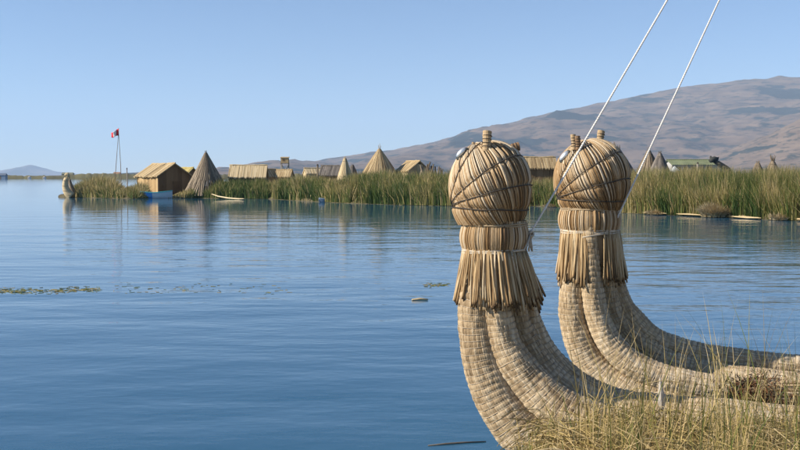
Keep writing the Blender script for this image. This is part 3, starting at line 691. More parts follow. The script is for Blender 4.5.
C = np.stack([x[:, None] + L[:, None] * f * np.cos(az[:, None] + kink[:, None] * f), y[:, None] + L[:, None] * f * np.sin(az[:, None] + kink[:, None] * f) * .8,
              .22 + r_.random(n_)[:, None] * .10 + np.abs(tilt)[:, None] * L[:, None] * f + arch[:, None] * np.sin(f * np.pi) * L[:, None]], -1)
C[:, :, 1] = np.minimum(C[:, :, 1], interp(C[:, :, 0], SH) + .05)
v, q, t = strands(C, np.full((n_, 6), .0022) * r_.uniform(.7, 1.7, n_)[:, None], 3, ref=(.2, .3, .93), tone=r_.uniform(.62, 1.0, n_))
add('fallen_straw', mk_mesh('fallen_straw', v, q, t), M['grass'], kind='stuff', label='tangled dry straw lying among the near bank grass', cat='straw')
# grey stake, brown rooted bundle
s0 = P(664, 405, 6.25); s0 = Vector((s0.x, interp(s0.x, SH) + .0, .12)); st = thing('wooden_stake', 'short grey pointed stake standing in the near bank grass', 'stake', s0)
mb = MB(); zt = PZ(378, s0.y) - .12
mb.tube([(0, 0, -.1), (.004, 0, zt * .55), (-.004, 0, zt * .82), (-.010, 0, zt)], [.024, .024, .020, .004], 9, .7); mb.build('post', M['wood_grey'], st)
mb = MB(); mb.tube([(.026 * math.cos(a), .026 * math.sin(a), zt * .55 + .004 * math.sin(a * 2)) for a in np.linspace(0, 2 * np.pi, 14)], .005, 5); mb.build('cord_binding', M['cord_pale'], st)
b0 = P(758, 392, 7.28); bun = thing('reed_sheaf', 'sheaf of cut reeds with brown root ends lying on the boat at right', 'sheaf', b0)
r_ = np.random.default_rng(75); n_ = 130; ra = .085 * np.sqrt(r_.random(n_)); an = r_.uniform(0, 2 * np.pi, n_); f = np.linspace(0, 1, 8)
dirn = np.array((.995, -.10, .02)); s1 = np.array((.10, .995, 0)); s2 = np.array((0, 0, 1.))
C = (f[None, :, None] * 1.5 * dirn + (.06 * r_.normal(0, 1, n_))[:, None, None] * dirn + (ra * np.cos(an))[:, None, None] * s1 + (ra * np.sin(an))[:, None, None] * s2 + (.02 * np.sin(f * 4)[None, :] * r_.normal(0, 1, n_)[:, None])[..., None] * s2)
v, q, t = strands(C, np.full((n_, 8), .010), 5, ref=(0, 0.2, 1.), tone=np.clip(.6 + r_.normal(0, .2, n_), 0, 1)); add('cut_reeds', mk_mesh('cut_reeds', v, q, t, True), M['totora'], bun, kind='stuff')
n_ = 1900; b_ = r_.normal(0, 1, (n_, 3)) * np.array((.105, .07, .05)); tipd = r_.normal(0, 1, (n_, 3)); tipd /= np.linalg.norm(tipd, axis=1, keepdims=True)
C = b_[:, None, :] + np.linspace(0, 1, 4)[None, :, None] * tipd[:, None, :] * r_.uniform(.02, .07, n_)[:, None, None]
v, q, t = strands(C, np.full((n_, 4), .0035) * np.array([1, .9, .7, .3]), 4, ref=(.3, .2, .9), tone=r_.uniform(0, .45, n_)); 
M['root'] = straw_mat('red_brown_roots', [(0, (.06, .028, .014)), (.4, (.20, .10, .045)), (1, (.42, .26, .12))], (30, 30, 30), .4)
add('root_ends', mk_mesh('root_ends', v, q, t), M['root'], bun, kind='stuff', label='tangled red brown root ends')

# floating bits on the water
def weed(name, px0, px1, py0, py1, n_, label, seed, mat, size=(.02, .10)):
    r_ = np.random.default_rng(seed); px = r_.uniform(px0, px1, n_); py = np.clip(r_.normal((py0 + py1) / 2, (py1 - py0) / 2.2, n_), py0 - 2, py1 + 2)
    py = py + .8 * np.sin(px * .05)
    w_ = np.array([on_water(a, b2) for a, b2 in zip(px, py)]); L = r_.uniform(*size, n_); az = r_.normal(0, .5, n_)
    d_ = np.stack([np.cos(az), np.sin(az), az * 0], -1) * L[:, None]
    f = np.linspace(-.5, .5, 4); C = w_[:, None, :] + f[None, :, None] * d_[:, None, :]; C[:, :, 2] = .0015
    v, q, t = strands(C, np.full((n_, 4), .0035) * r_.uniform(.6, 1.4, n_)[:, None], 4, ref=(0, 0, 1.), tone=r_.uniform(.35, .95, n_))
    add(name, mk_mesh(name, v, q, t), mat, kind='stuff', label=label, cat='weed')
weed('floating_weed', -10, 100, 289, 292, 380, 'broken line of floating weed on open water at far left', 81, M['reed'])
weed('floating_weed', 110, 290, 286, 292, 80, 'sparse floating weed flecks on open water below the huts', 82, M['reed'])
weed('floating_weed', 425, 450, 284, 286, 70, 'small patch of floating weed left of the boat skirt', 83, M['reed'])
def floater(name, pts, r, mat, label, cat='reed', tone=.5):
    w_ = [on_water(*p) + Vector((0, 0, r * .5)) for p in pts]; o = w_[0].copy()
    mb = MB(); mb.tube([p - o for p in w_], [r * .5] + [r] * (len(w_) - 2) + [r * .4], 6, tone); return mb.build(name, mat, None, True, label=label, cat=cat, loc=o)
floater('floating_reed', [(428, 446), (445, 444.5), (462, 443.2), (486, 442)], .008, M['thatch_dark'], 'single dark reed floating at the foot of the left prow')
floater('floating_reed', [(412, 300.5), (420, 299.8), (428, 300.2)], .025, M['thatch_pale'], 'small pale reed scrap floating on open water left of the boat')
# ------------------------------------------------------------------ huts and other things across the water
r0 = random.Random(5)
def hut(name, label, cxy, L, W, zb, ze, zp, rot, roofm, wallm, over=.22, group=None, strips=46, cat='hut', door=None, posts=True, gablem=None):
    "gabled reed hut: ridge along local x; gable ends at +-L/2; sizes include the overhang"
    t = thing(name, label, cat, (cxy[0], cxy[1], zb), rot, group); he = ze - zb; hp = zp - zb; slope = (hp - he) / (W / 2)
    l2 = L / 2 - over; w2 = W / 2 - over * .8; hw = hp - slope * w2 - .05
    for sy in (-1, 1):           # long walls out of mat panels
        mb = MB()
        nseg = max(3, int(L / .55))
        for i in range(nseg):
            x0 = -l2 + 2 * l2 * i / nseg; x1 = -l2 + 2 * l2 * (i + 1) / nseg; off = r0.uniform(-.015, .015)
            mb.box(x0 + .006, x1 - .006, sy * w2 - .03 + off, sy * w2 + .03 + off, 0, hw, r0.uniform(.3, .75))
        mb.build('wall', wallm, t)
    for sx in (-1, 1):           # gables
        mb = MB()
        nseg = max(4, int(W / .4))
        for i in range(nseg):
            y0 = -w2 + 2 * w2 * i / nseg; y1 = -w2 + 2 * w2 * (i + 1) / nseg
            z0 = hp - slope * abs(y0) - .06; z1 = hp - slope * abs(y1) - .06; o = r0.uniform(-.012, .012); a, b2 = sx * l2 - .03 + o, sx * l2 + .03 + o
            mb.hexa([(a, y0 + .005, 0), (b2, y0 + .005, 0), (b2, y1 - .005, 0), (a, y1 - .005, 0), (a, y0 + .005, z0), (b2, y0 + .005, z0), (b2, y1 - .005, z1), (a, y1 - .005, z1)], r0.uniform(.3, .7))
        mb.build('gable', gablem or wallm, t)
    mb = MB(); th = .10
    for sy in (-1, 1):
        for lay in (0, 1):
            for i in range(strips):
                x0 = -L / 2 + L * (i - .15) / strips; x1 = -L / 2 + L * (i + 1.15) / strips; rise = r0.uniform(0, .04) + .03 * (1 - lay)
                s0_, s1_ = (0, W / 2 * r0.uniform(.97, 1.06)) if lay == 0 else (0, W / 2 * r0.uniform(.52, .62))
                zz = lambda s_: hp - slope * s_ + rise + lay * .035 - .03 * math.sin(min(1, s_ / (W / 2)) * math.pi)
                pts = [(x0, sy * s0_, zz(s0_) - th), (x1, sy * s0_, zz(s0_) - th), (x1 + r0.uniform(-.03, .03), sy * s1_, zz(s1_) - th), (x0 + r0.uniform(-.03, .03), sy * s1_, zz(s1_) - th)]
                mb.hexa(pts + [(p[0], p[1], p[2] + th) for p in pts], r0.uniform(.2, .85))
    rf = mb.build('roof', roofm, t)
    mb = MB(); mb.tube([(-L / 2 - .04 + (L + .08) * i / 12, r0.uniform(-.02, .02), hp + .06 + r0.uniform(-.025, .025) - .04 * math.sin(i / 12 * math.pi)) for i in range(13)], [.05] + [.085] * 11 + [.05], 8, .6); mb.build('ridge_roll', roofm, rf)
    if posts:
        for sx in (-1, 1):
            for sy in (-1, 1):
                mb = MB(); mb.tube([(sx * (l2 + .05), sy * (w2 + .05), -.1), (sx * (l2 + .05), sy * (w2 + .05), hw + .02)], .04, 7); mb.build('corner_post', M['wood'], t)
    if door:
        x, w_, h_, side = door
        mb = MB()
        if side == 'gable': mb.box(l2 + .035, l2 + .06, x - w_ / 2, x + w_ / 2, 0, h_, .3)
        else: mb.box(x - w_ / 2, x + w_ / 2, -w2 - .06, -w2 - .035, 0, h_, .3)
        mb.build('door', M['mat_brown'], t)
    return t
def cone(name, label, px, depth, w_px, top_py, roofm, cat, base_z=.2, group=None, ntip=5, tip=.35, lean=0., curve=-.45, n_=90, bind=True):
    "conical reed hut or tied reed stack made of long overlapping reed strips"
    k = depth / F; r = w_px * k / 2; H = PZ(top_py, depth) - base_z; t = thing(name, label, cat, (PX(px, depth), depth, base_z), 0, group)
    rr = random.Random(int(px)); mb = MB(); Hc = H - tip
    for lay in range(2):
        for i in range(n_):
            a = 2 * math.pi * (i + rr.random()) / n_; f0 = 0 if lay == 0 else rr.uniform(.25, .45)
            pts = []; rad = []
            for j in range(5):
                f = f0 + (1 - f0) * j / 4; q = (1 - f); rho = r * (q * (1 - curve) + curve * q * q) + .045 + rr.uniform(0, .03) + .02 * lay
                a2 = a + .05 * math.sin(f * 5 + i)
                pts.append((rho * math.cos(a2) + lean * f * H, rho * math.sin(a2), Hc * f)); rad.append((.04 + .5 * r * q * 2 * math.pi / n_ * .5))
            mb.tube(pts, rad, 4, rr.uniform(.15, .9))
    cov = mb.build('thatch', roofm, t)
    for i in range(ntip):
        mb = MB(); a = 2 * math.pi * i / ntip; mb.tube([(lean * H * .97 + .03 * math.cos(a), .03 * math.sin(a), Hc - .15), (lean * H + (.05 + .05 * rr.random() + .03 * max(0, ntip - 4)) * math.cos(a), .08 * math.sin(a), Hc + tip * rr.uniform(.45, 1.0))], [.035, .012], 6); mb.build('tip_stick', roofm, t)
    if bind:
        for f in (.55, .93):
            q = 1 - f; rho = r * (q * (1 - curve) + curve * q * q) + .10
            mb = MB(); mb.tube([(rho * math.cos(a) + lean * f * H, rho * math.sin(a), Hc * f) for a in np.linspace(0, 2 * np.pi, 17)], .025, 5); mb.build('binding', M['cord_dark'], cov)
    return t

# the thatched hut at left (seen corner on)
c0 = P(157, 176, 89.0); th = R(35); n1 = Vector((math.sin(th), -math.cos(th), 0)); tv = Vector((math.cos(th), math.sin(th), 0)); Wd, Ln = 3.55, 6.0
ctr = c0 + tv * Wd / 2 - n1 * Ln / 2
hut('thatched_hut', 'large brown thatched hut with gabled roof behind the blue rowboat', (ctr.x, ctr.y), Ln, Wd, .24, PZ(176.5, 89), PZ(163.6, 90), th - math.pi / 2, M['thatch'], M['mat_wall'], .30, 'huts on the reed island', door=(.25, .8, 1.25, 'gable'), gablem=M['mat_gable_shaded'])
hut('thatched_hut', 'small hut with mustard yellow roof between large hut and grey cone', (PX(184.5, 101), 101), 3.0, 2.2, .24, PZ(176.5, 101), PZ(168, 101), R(-40), M['thatch_yellow'] if 'thatch_yellow' in M else M['thatch_pale'], M['mat_brown'], .2, 'huts on the reed island', strips=30)
hut('thatched_hut', 'hut with wide pale straw roof right of the tall grey cone', (PX(247, 90), 91), 37.5 * 90 / F, 2.9, .24, PZ(177.5, 89.5), PZ(165.6, 91), R(3), M['thatch_pale'], M['mat_brown'], .15, 'huts on the reed island')
hut('thatched_hut', 'small tan gabled roof just right of the pale straw roof', (PX(270.5, 100), 100), 2.2, 1.3, .24, PZ(177, 100), PZ(169.6, 100), R(55), M['thatch'], M['mat_wall'], .12, 'huts on the reed island', strips=24)
hut('thatched_hut', 'small tan roofed hut under the watchtower', (PX(284.5, 100), 100), 1.75, 1.5, .24, PZ(177, 100), PZ(170, 100), R(-12), M['thatch'], M['mat_wall'], .12, 'huts on the reed island', strips=24)
hut('thatched_hut', 'low pale cream hut behind the wooden post', (PX(314, 96), 96), 2.0, 1.5, .24, PZ(174, 96), PZ(168.6, 96), R(20), M['thatch_pale'], M['thatch_pale'], .10, 'huts on the reed island', strips=26)
hut('thatched_hut', 'hut with dark grey thatch left of the pointed reed figure', (PX(333.5, 88), 88), 2.3, 1.9, .24, PZ(175.5, 88), PZ(166, 88), R(-10), M['thatch_dark'], M['mat_brown'], .15, 'huts on the reed island', strips=30)
hut('thatched_hut', 'hut with pale yellow gable left of the heaped reed bundles', (PX(413, 84), 84), 2.2, 2.4, .24, PZ(171.5, 83), PZ(161.3, 83), R(-58), M['thatch'], M['gable_yellow'] if 'gable_yellow' in M else M['thatch_pale'], .12, 'huts on the reed island')
hut('thatched_hut', 'long tan roofed hut seen between the two boat heads', (PX(539.5, 80), 81), 35 * 81 / F, 2.2, .24, PZ(168.3, 80), PZ(157.6, 81), R(2), M['thatch'], M['mat_brown'], .15, 'huts on the reed island')
# conical huts and tied stacks
cone('conical_hut', 'tall dark grey conical reed hut left of the pale straw roof', 207, 88.5, 46, 149.0, M['thatch_grey'], 'hut', group='conical huts', lean=-.02, curve=.05)
cone('conical_hut', 'tan conical reed hut with pointed top in front of the mountain', 379.5, 84, 56, 142.8, M['thatch_tan'] if 'thatch_tan' in M else M['thatch'], 'hut', group='conical huts', tip=.55, curve=-.25)
cone('reed_stack', 'slim pale pointed reed figure left of the tan conical hut', 345, 77, 22, 156, M['thatch_pale'], 'reed stack', tip=.2, n_=50, ntip=4, curve=-.3, group='tied reed stacks')
cone('reed_stack', 'low dark reed stack behind the slim pale pointed figure', 352.5, 84, 20, 163.5, M['thatch_dark'], 'reed stack', tip=.15, n_=50, group='tied reed stacks')
cone('reed_stack', 'thin pale reed spire directly right of the right boat head', 614.2, 66, 14, 140.5, M['thatch_grey'], 'reed stack', n_=36, ntip=3, group='tied reed stacks')
cone('reed_stack', 'dark leaning reed stack behind the right boat head', 627.5, 64, 40, 144.0, M['thatch_dark'], 'reed stack', n_=60, group='tied reed stacks', lean=-.16)
cone('reed_stack', 'taller of two brown reed stacks right of the right boat head', 648.5, 66, 40, 145.5, M['thatch_grey'], 'reed stack', n_=60, group='tied reed stacks')
cone('reed_stack', 'shorter dark reed stack left of the green roofed building', 659.5, 65, 36, 150.5, M['thatch_dark'], 'reed stack', n_=60, group='tied reed stacks', tip=.2)
cone('reed_stack', 'small dark reed stack at far right beside a pale topped one', 757.5, 62, 28, 160, M['thatch_grey'], 'reed stack', n_=50, group='tied reed stacks', tip=.2)
cone('reed_stack', 'wide reed stack with splayed pale top at far right', 772.5, 62, 34, 153.8, M['thatch_grey'], 'reed stack', n_=60, group='tied reed stacks', tip=.5, ntip=8)

# heap of reed bundles by the yellow gable
t = thing('bundle_heap', 'heap of dark reed bundles leaning together right of the yellow gable', 'reed heap', (PX(431, 82), 82, .24))
for i in range(13):
    xx = -1.0 + i * .165; mb = MB(); hh = PZ(161.5 + abs(i - 4) * .75 + r0.uniform(0, 2.5), 82) - .24
    mb.tube([(xx, r0.uniform(-.2, .2), 0), (xx + r0.uniform(-.1, .1), 0, hh * .6), (xx + r0.uniform(-.3, .3), r0.uniform(-.1, .1), hh)], [.14, .13, .05], 8, r0.uniform(.2, .9)); mb.build('bundle', M['thatch_grey'], t)

# watchtower
D = 104; k = D / F; t = thing('watchtower', 'small wooden watchtower on stilts rising behind the roofs', 'tower', (PX(285, D), D, .24))
zb_, zt_ = PZ(163.5, D) - .24, PZ(157.6, D) - .24; hw = 3.8 * k
for sx in (-1, 1):
    for sy in (-1, 1):
        mb = MB(); mb.tube([(sx * hw * 1.25, sy * hw * 1.25, -.1), (sx * hw * .9, sy * hw * .9, zb_)], .05, 6); mb.build('leg', M['wood_grey'], t)
for sy in (-1, 1):
    for z0_, z1_ in ((zb_ * .55, zb_ * .97), (zb_ * .97, zb_ * .55)):
        mb = MB(); mb.tube([(-hw * 1.05, sy * hw * 1.05, z0_), (hw * 1.05, sy * hw * 1.05, z1_)], .03, 5); mb.build('brace', M['wood_grey'], t)
mb = MB(); mb.box(-hw * 1.08, hw * 1.08, -hw * 1.08, hw * 1.08, zb_, zb_ + .06); mb.build('platform', M['wood'], t)
mb = MB(); mb.box(-hw, hw, -hw, -hw + .04, zb_ + .06, zt_ - .06, .9); mb.box(-hw, hw, hw - .04, hw, zb_ + .06, zt_ - .06, .5); mb.box(-hw, -hw + .04, -hw + .041, hw - .041, zb_ + .06, zt_ - .06, .1); mb.box(hw - .04, hw, -hw + .041, hw - .041, zb_ + .06, zt_ - .06, .5)
mb.build('cabin', M['mat_wall'], t)
mb = MB(); mb.hexa([(-hw * 1.12, -hw * 1.12, zt_ - .06), (hw * 1.12, -hw * 1.12, zt_ - .06), (hw * 1.12, hw * 1.12, zt_ + .04), (-hw * 1.12, hw * 1.12, zt_ + .04), (-hw * 1.12, -hw * 1.12, zt_), (hw * 1.12, -hw * 1.12, zt_), (hw * 1.12, hw * 1.12, zt_ + .1), (-hw * 1.12, hw * 1.12, zt_ + .1)], .6); mb.build('roof', M['thatch'], t)
mb = MB(); mb.box(-hw * .55, hw * .1, -hw - .012, -hw - .002, zb_ + .25, zt_ - .15, .1); mb.build('dark_opening_panel', M['core'], t)  # dark panel on the front wall stands for the shaded hole

# posts
def post(px, py0, py1, D, r, label, mat='wood'):
    z1 = PZ(py0, D); t = thing('wooden_post', label, 'post', (PX(px, D), D, .2)); mb = MB(); mb.tube([(0, 0, -.2), (.02, 0, (z1 - .2) * .5), (.0, 0, z1 - .2)], [r * 1.1, r, r * .9], 8); mb.build('shaft', M[mat], t)
    mb = MB(); mb.tube([(0, 0, z1 - .22), (0, 0, z1 - .08)], [r * 1.25, r * .6], 8); mb.build('cap', M['cord_dark'], t)
post(317.6, 165.5, 190, 83, .085, 'thick upright wooden post left of the dark grey roof')
post(127, 169, 185, 92, .05, 'slender post with a dark cap left of the large brown hut', 'wood_grey')
post(697.5, 163.5, 172, 75, .08, 'pale stub post rising over reeds before the green roofed building', 'wood_grey')

# flag pole with prop
D = 91; fp = thing('flag_pole', 'thin flag pole with leaning prop and red and white flag', 'flag pole', (PX(121.3, D), D, .2)); zt_ = PZ(132.5, D) - .2
mb = MB(); mb.tube([(0, 0, -.3), (-.05, 0, zt_ * .5), (PX(119.3, D) - PX(121.3, D), 0, zt_)], [.035, .03, .02], 7); mb.build('pole', M['wood'], fp)
mb = MB(); x0 = PX(113, D) - PX(121.3, D); mb.tube([(x0, .1, -.3), (x0 * .6, .1, zt_ * .55), (PX(119, D) - PX(121.3, D), .03, zt_ * .97)], [.035, .028, .02], 7); mb.build('prop_pole', M['wood'], fp)
ft = PX(119.3, D) - PX(121.3, D); kk = D / F
V = []; Fq = []; nu, nv = 12, 6
for i in range(nu + 1):
    for j in range(nv + 1):
        u, v = i / nu, j / nv
        xx = ft - u * 7.6 * kk; zz = (PZ(128.5, D) - .2) - v * (7.2 - 2.6 * u) * kk - u * 4.6 * kk + .05 * math.sin(u * 7)
        V.append((xx, .12 * math.sin(u * 7 + v * 1.5), zz))
for i in range(nu):
    for j in range(nv): a = i * (nv + 1) + j; Fq.append((a, a + 1, a + nv + 2, a + nv + 1))
me = mk_mesh('flag', V, Fq, smooth=True); me.materials.append(plain_mat('flag_red', (.62, .02, .035), .7, .1)); me.materials.append(plain_mat('flag_white', (.78, .76, .72), .7, .05))
for i, p in enumerate(me.polygons): p.material_index = 1 if nu / 3 <= (i // nv) < 2 * nu / 3 else 0
fl = add('flag', me, None, fp); so = fl.modifiers.new('thickness', 'SOLIDIFY'); so.thickness = .006
mb = MB(); mb.tube([(ft, 0, zt_), (ft + .01, 0, PZ(128, D) - .2)], .018, 6); mb.build('pole_tip', M['wood'], fp)

# rowboats
def rowboat(name, label, x, y, L, Wd, Hd, rot, hullm, inm, rimm):
    t = thing(name, label, 'boat', (x, y, 0), rot); ns = 13; sec = []
    def st_(f):   # f 0 stern .. 1 bow
        w_ = Wd / 2 * (.72 + .28 * math.sin(min(f / .45, 1) * math.pi / 2)) * (1 if f < .55 else math.cos((f - .55) / .45 * math.pi / 2) ** .75 + .02)
        sh = Hd * (.82 + .28 * abs(f - .42) ** 1.5 * 2.2); kz = -.12 + .10 * max(0, (f - .7) / .3) ** 2
        return f * L - L / 2, w_, sh, kz
    def shell(inset, name_, mat, zadd):
        V = []; Fq = []
        for i in range(ns):
            x_, w_, sh, kz = st_(i / (ns - 1)); w_ = max(w_ - inset, .008)
            for j in range(9):
                g = -1 + j / 4; aa = abs(g); V.append((x_ * (1 - inset * .25), math.copysign(w_ * min(1, aa ** .6), g) if g else 0, kz + zadd + (sh - kz - (zadd if inset else 0)) * aa ** 2.2))
        for i in range(ns - 1):
            for j in range(8): a = i * 9 + j; Fq.append((a, a + 1, a + 10, a + 9) if inset else (a + 9, a + 10, a + 1, a))
        Fq.append(tuple(range(9))); return add(name_, mk_mesh(name_, V, Fq, smooth=True), mat, t)
    shell(0, 'hull', hullm, 0); shell(.045, 'lining', inm, .06)
    for sy in (-1, 1):
        mb = MB(); mb.tube([(st_(i / 12)[0], sy * (st_(i / 12)[1] - .01), st_(i / 12)[2] + .01) for i in range(13)], .04, 6); mb.build('gunwale', rimm, t, True)
    for f in (.25, .55):
        x_, w_, sh, kz = st_(f); mb = MB(); mb.box(x_ - .12, x_ + .12, -w_ + .07, w_ - .07, sh * .72, sh * .72 + .04); mb.build('seat', rimm, t)
    x_, w_, sh, kz = st_(0); mb = MB(); mb.box(x_ - .03, x_ + .02, -w_ * .98, w_ * .98, .05, sh); mb.build('transom', rimm, t)
    return t
M['boat_blue'] = plain_mat('blue_hull_paint', (.06, .29, .62), .45, .25, 3); M['boat_white'] = plain_mat('white_hull_paint', (.58, .62, .62), .5, .15, 3); M['boat_teal'] = plain_mat('turquoise_rim_paint', (.05, .36, .42), .5, .2, 5)
m, n, l, b = new_mat('two_tone_hull_paint'); M['boat_two'] = m
tc = n.new('ShaderNodeTexCoord'); sp_ = n.new('ShaderNodeSeparateXYZ'); l.new(tc.outputs['Object'], sp_.inputs[0]); rp = ramp(n, [(.0, (.05, .26, .62)), (.02, (.55, .60, .62))]); ad = n.new('ShaderNodeMath'); ad.inputs[1].default_value = .35
l.new(sp_.outputs[0], ad.inputs[0]); l.new(ad.outputs[0], rp.inputs[0]); l.new(rp.outputs[0], b.inputs['Base Color']); b.inputs['Roughness'].default_value = .5
w_ = on_water(159, 198.2); rb = rowboat('rowboat', 'blue and white wooden rowboat moored in front of the brown hut', w_.x, w_.y - .8, 2.75, 1.05, .62, R(8), M['boat_two'], M['boat_white'], M['boat_teal'])
w_ = on_water(326, 202.0); rowboat('rowboat', 'small blue grey boat half hidden in the reeds below the dark grey roof', w_.x, w_.y - .35, 1.0, .6, .30, R(6), plain_mat('slate_blue_paint', (.19, .25, .33), .5), M['boat_white'], plain_mat('slate_rim_paint', (.2, .27, .36), .5))
# reed punt lying low before the grey cone
w0, w1 = on_water(212, 194.8 + 4), on_water(244, 197.4 + 2.5); t = thing('reed_punt', 'thin pale reed raft floating in front of the dark reeds', 'raft', (w0 + w1) / 2); mid = (w0 + w1) / 2
for i, dy in enumerate((-.12, .12)):
    mb = MB(); a = w0 - mid; b2 = w1 - mid; mb.tube([a + Vector((0, dy, .42)), a * .6 + b2 * .0 + Vector((0, dy, .24)), Vector((0, dy, .12)), b2 * .7 + Vector((0, dy, .07)), b2 + Vector((0, dy, .10))], [.02, .045, .055, .05, .02], 8, .8); mb.build('bundle', M['thatch_white'] if 'thatch_white' in M else M['thatch_pale'], t)
for px, py, lb in ((344.5, 200.8, 'small white float on the water left of the tall green reeds'), (400.5, 203.2, 'small white float on the water below the tan conical hut')):
    w_ = on_water(px, py + .8); mb = MB(); mb.tube([(-.30, 0, .05), (-.2, 0, .09), (.2, 0, .09), (.28, .02, .05)], [.03, .075, .07, .03], 8); mb.build('float', M['boat_white'], None, True, label=lb, cat='float', loc=(w_.x, w_.y - .3, 0))

# small animal prowed reed boat at the island tip
def small_prow(name, label, D, spine, rads, mat, headpts, headr, extra=None, base=0.):
    o = P(spine[0][0], spine[0][1], D); o.z = base; t = thing(name, label, 'boat', o); mb = MB()
    pts = [P(x_, y_, D) - o for x_, y_ in spine]
    C, q = catmull([(p, r_ * D / F) for p, r_ in zip(pts, rads)], .12); mb.tube([tuple(c[:3]) for c in C], [c[3] for c in C], 12, .6); hull = mb.build('prow', mat, t, True)
    rg = MB()
    for c in C[2::4]:
        rg.tube([(c[0] + c[3] * 1.03 * math.cos(a), c[1] + c[3] * 1.03 * math.sin(a), c[2]) for a in np.linspace(0, 2 * np.pi, 13)], .02, 4)
    rg.build('lashing', M['cord_tan'], hull)
    mb = MB(); hp = [P(x_, y_, D) - o for x_, y_ in headpts]; mb.tube(hp, [r_ * D / F for r_ in headr], 12, .5); hd = mb.build('head', mat, t, True)
    for e_ in (extra or []):
        mb = MB(); mb.tube([P(e_[0], e_[1], D) - o, P(e_[2], e_[3], D) - o], [e_[4] * D / F, e_[5] * D / F], 7, .4); mb.build('ear', mat, t)
    return t
small_prow('reed_boat', 'small pale reed boat prow rising at the left island tip', 89, [(72, 196.5), (68, 193), (65.5, 187), (65.8, 181), (67, 177.5)], [4.2, 4, 3.2, 2.7, 2.2], M['thatch_white'] if 'thatch_white' in M else M['thatch_pale'],
           [(65, 175.3), (66.5, 174.2), (68.3, 174.8), (68.2, 177.5)], [1.0, 1.7, 1.7, 1.9], [(67.8, 173.8, 68.4, 172.4, .5, .3)])
small_prow('reed_boat', 'pale reed bundle hull standing beside the island tip prow', 90, [(75, 196.5), (72.5, 190), (70.5, 184), (69.3, 178.5)], [3.6, 2.6, 1.8, 1.0], M['thatch_grey'], [(69.3, 178.6), (69, 177.4)], [1.0, .5])
small_prow('reed_boat', 'dark animal headed reed prow right of the green roof', 80, [(731, 178), (728, 170.5), (723, 166.5), (717.5, 162.8), (714.5, 161)], [3.4, 3.0, 2.8, 2.4, 2.2], M['prow_dark'] if 'prow_dark' in M else M['thatch_dark'],
           [(709.5, 161.3), (712, 159.8), (715, 158.8), (718.5, 158.6)], [1.7, 3.0, 2.6, 1.1], [(710.8, 158, 710.6, 155.8, 1.2, .6), (714, 159, 719, 157.2, 1.4, .4)], base=0.)

# green roofed building
D = 92; k = D / F; x0, x1 = PX(671, D), PX(719, D); t = thing('green_roofed_building', 'long white building with pale green metal roof behind the right reeds', 'building', ((x0 + x1) / 2, D + 1.6, .24))
hl = (x1 - x0) / 2; ze_, zp_ = PZ(164.6, D) - .24, PZ(159.8, D + 1.6) - .24
M['white_wall'] = plain_mat('whitewash', (.42, .41, .39), .85, .12, 2); M['green_roof'] = plain_mat('green_sheet_roof', (.19, .215, .115), .55, .3, 1.2); M['glass'] = plain_mat('dark_window', (.03, .035, .04), .15)
mb = MB(); mb.box(-hl + .2, hl + .35, -1.4, 1.4, 0, ze_ - .02); 
for sx, xx in ((-1, -hl + .2), (1, hl + .35)):
    mb.poly([(xx, -1.4, ze_ - .02), (xx, 1.4, ze_ - .02), (xx, 0, zp_ - .06)], [(0, 1, 2)])
mb.build('wall', M['white_wall'], t)
mb = MB(); nr = 44
for sy in (-1, 1):
    for i in range(nr):
        xa = -hl + 2 * hl * i / nr; xb = -hl + 2 * hl * (i + 1) / nr; hump = .025 if i % 2 else 0
        pts = [(xa, 0, zp_ - .02 + hump), (xb, 0, zp_ - .02 + hump), (xb, sy * 1.75, ze_ - .02 + hump), (xa, sy * 1.75, ze_ - .02 + hump)]
        mb.hexa([(p[0], p[1], p[2] - .02) for p in pts] + pts)
rf = mb.build('roof', M['green_roof'], t); mb = MB(); mb.tube([(-hl - .03, 0, zp_ + .01), (hl + .03, 0, zp_ + .01)], .06, 8); mb.build('ridge_cap', M['green_roof'], rf)
for i in range(5):
    xx = -hl + .75 + i * (2 * hl - 1.2) / 4.6; mb = MB(); mb.box(xx - .22, xx + .22, -1.425, -1.405, .95, ze_ - .22); w2_ = mb.build('window', M['glass'], t)
    mb = MB()
    for a, b2, c, d in ((xx - .27, xx - .22, .9, ze_ - .17), (xx + .22, xx + .27, .9, ze_ - .17)): mb.box(a, b2, -1.44, -1.402, c, d)
    mb.box(xx - .22, xx + .22, -1.44, -1.402, .9, .95); mb.box(xx - .22, xx + .22, -1.44, -1.402, ze_ - .22, ze_ - .17); mb.box(xx - .015, xx + .015, -1.438, -1.427, .95, ze_ - .22); mb.build('frame', M['wood_grey'], w2_)
for i in range(4):
    xx = -hl + .1 + i * (2 * hl - .2) / 3; mb = MB(); mb.tube([(xx, -1.65, 0), (xx, -1.65, ze_ - .05)], .045, 7); mb.build('veranda_post', M['wood_grey'], t)
# white tent-like awning at its left
w_ = thing('white_shelter', 'small white shelter at the left end of the green roofed building', 'shelter', (PX(675.5, 86), 86, .24)); zz = PZ(166, 86) - .24; hw = 5.2 * 86 / F
mb = MB(); mb.poly([(-hw, -.7, zz * .80), (hw * 1.2, -.7, zz * .72), (hw * 1.2, .7, zz * .72), (-hw, .7, zz * .80), (-.1, 0, zz)], [(0, 1, 4), (1, 2, 4), (2, 3, 4), (3, 0, 4)]); cl = mb.build('cloth', M['boat_white'], w_); cl.modifiers.new('thickness', 'SOLIDIFY').thickness = .02
for xx, yy in ((-hw, -.7), (hw * 1.2, -.7), (hw * 1.2, .7), (-hw, .7)):
    mb = MB(); mb.tube([(xx, yy, -.1), (xx, yy, zz * (.80 if xx < 0 else .72))], .025, 6); mb.build('pole', M['wood_grey'], w_)

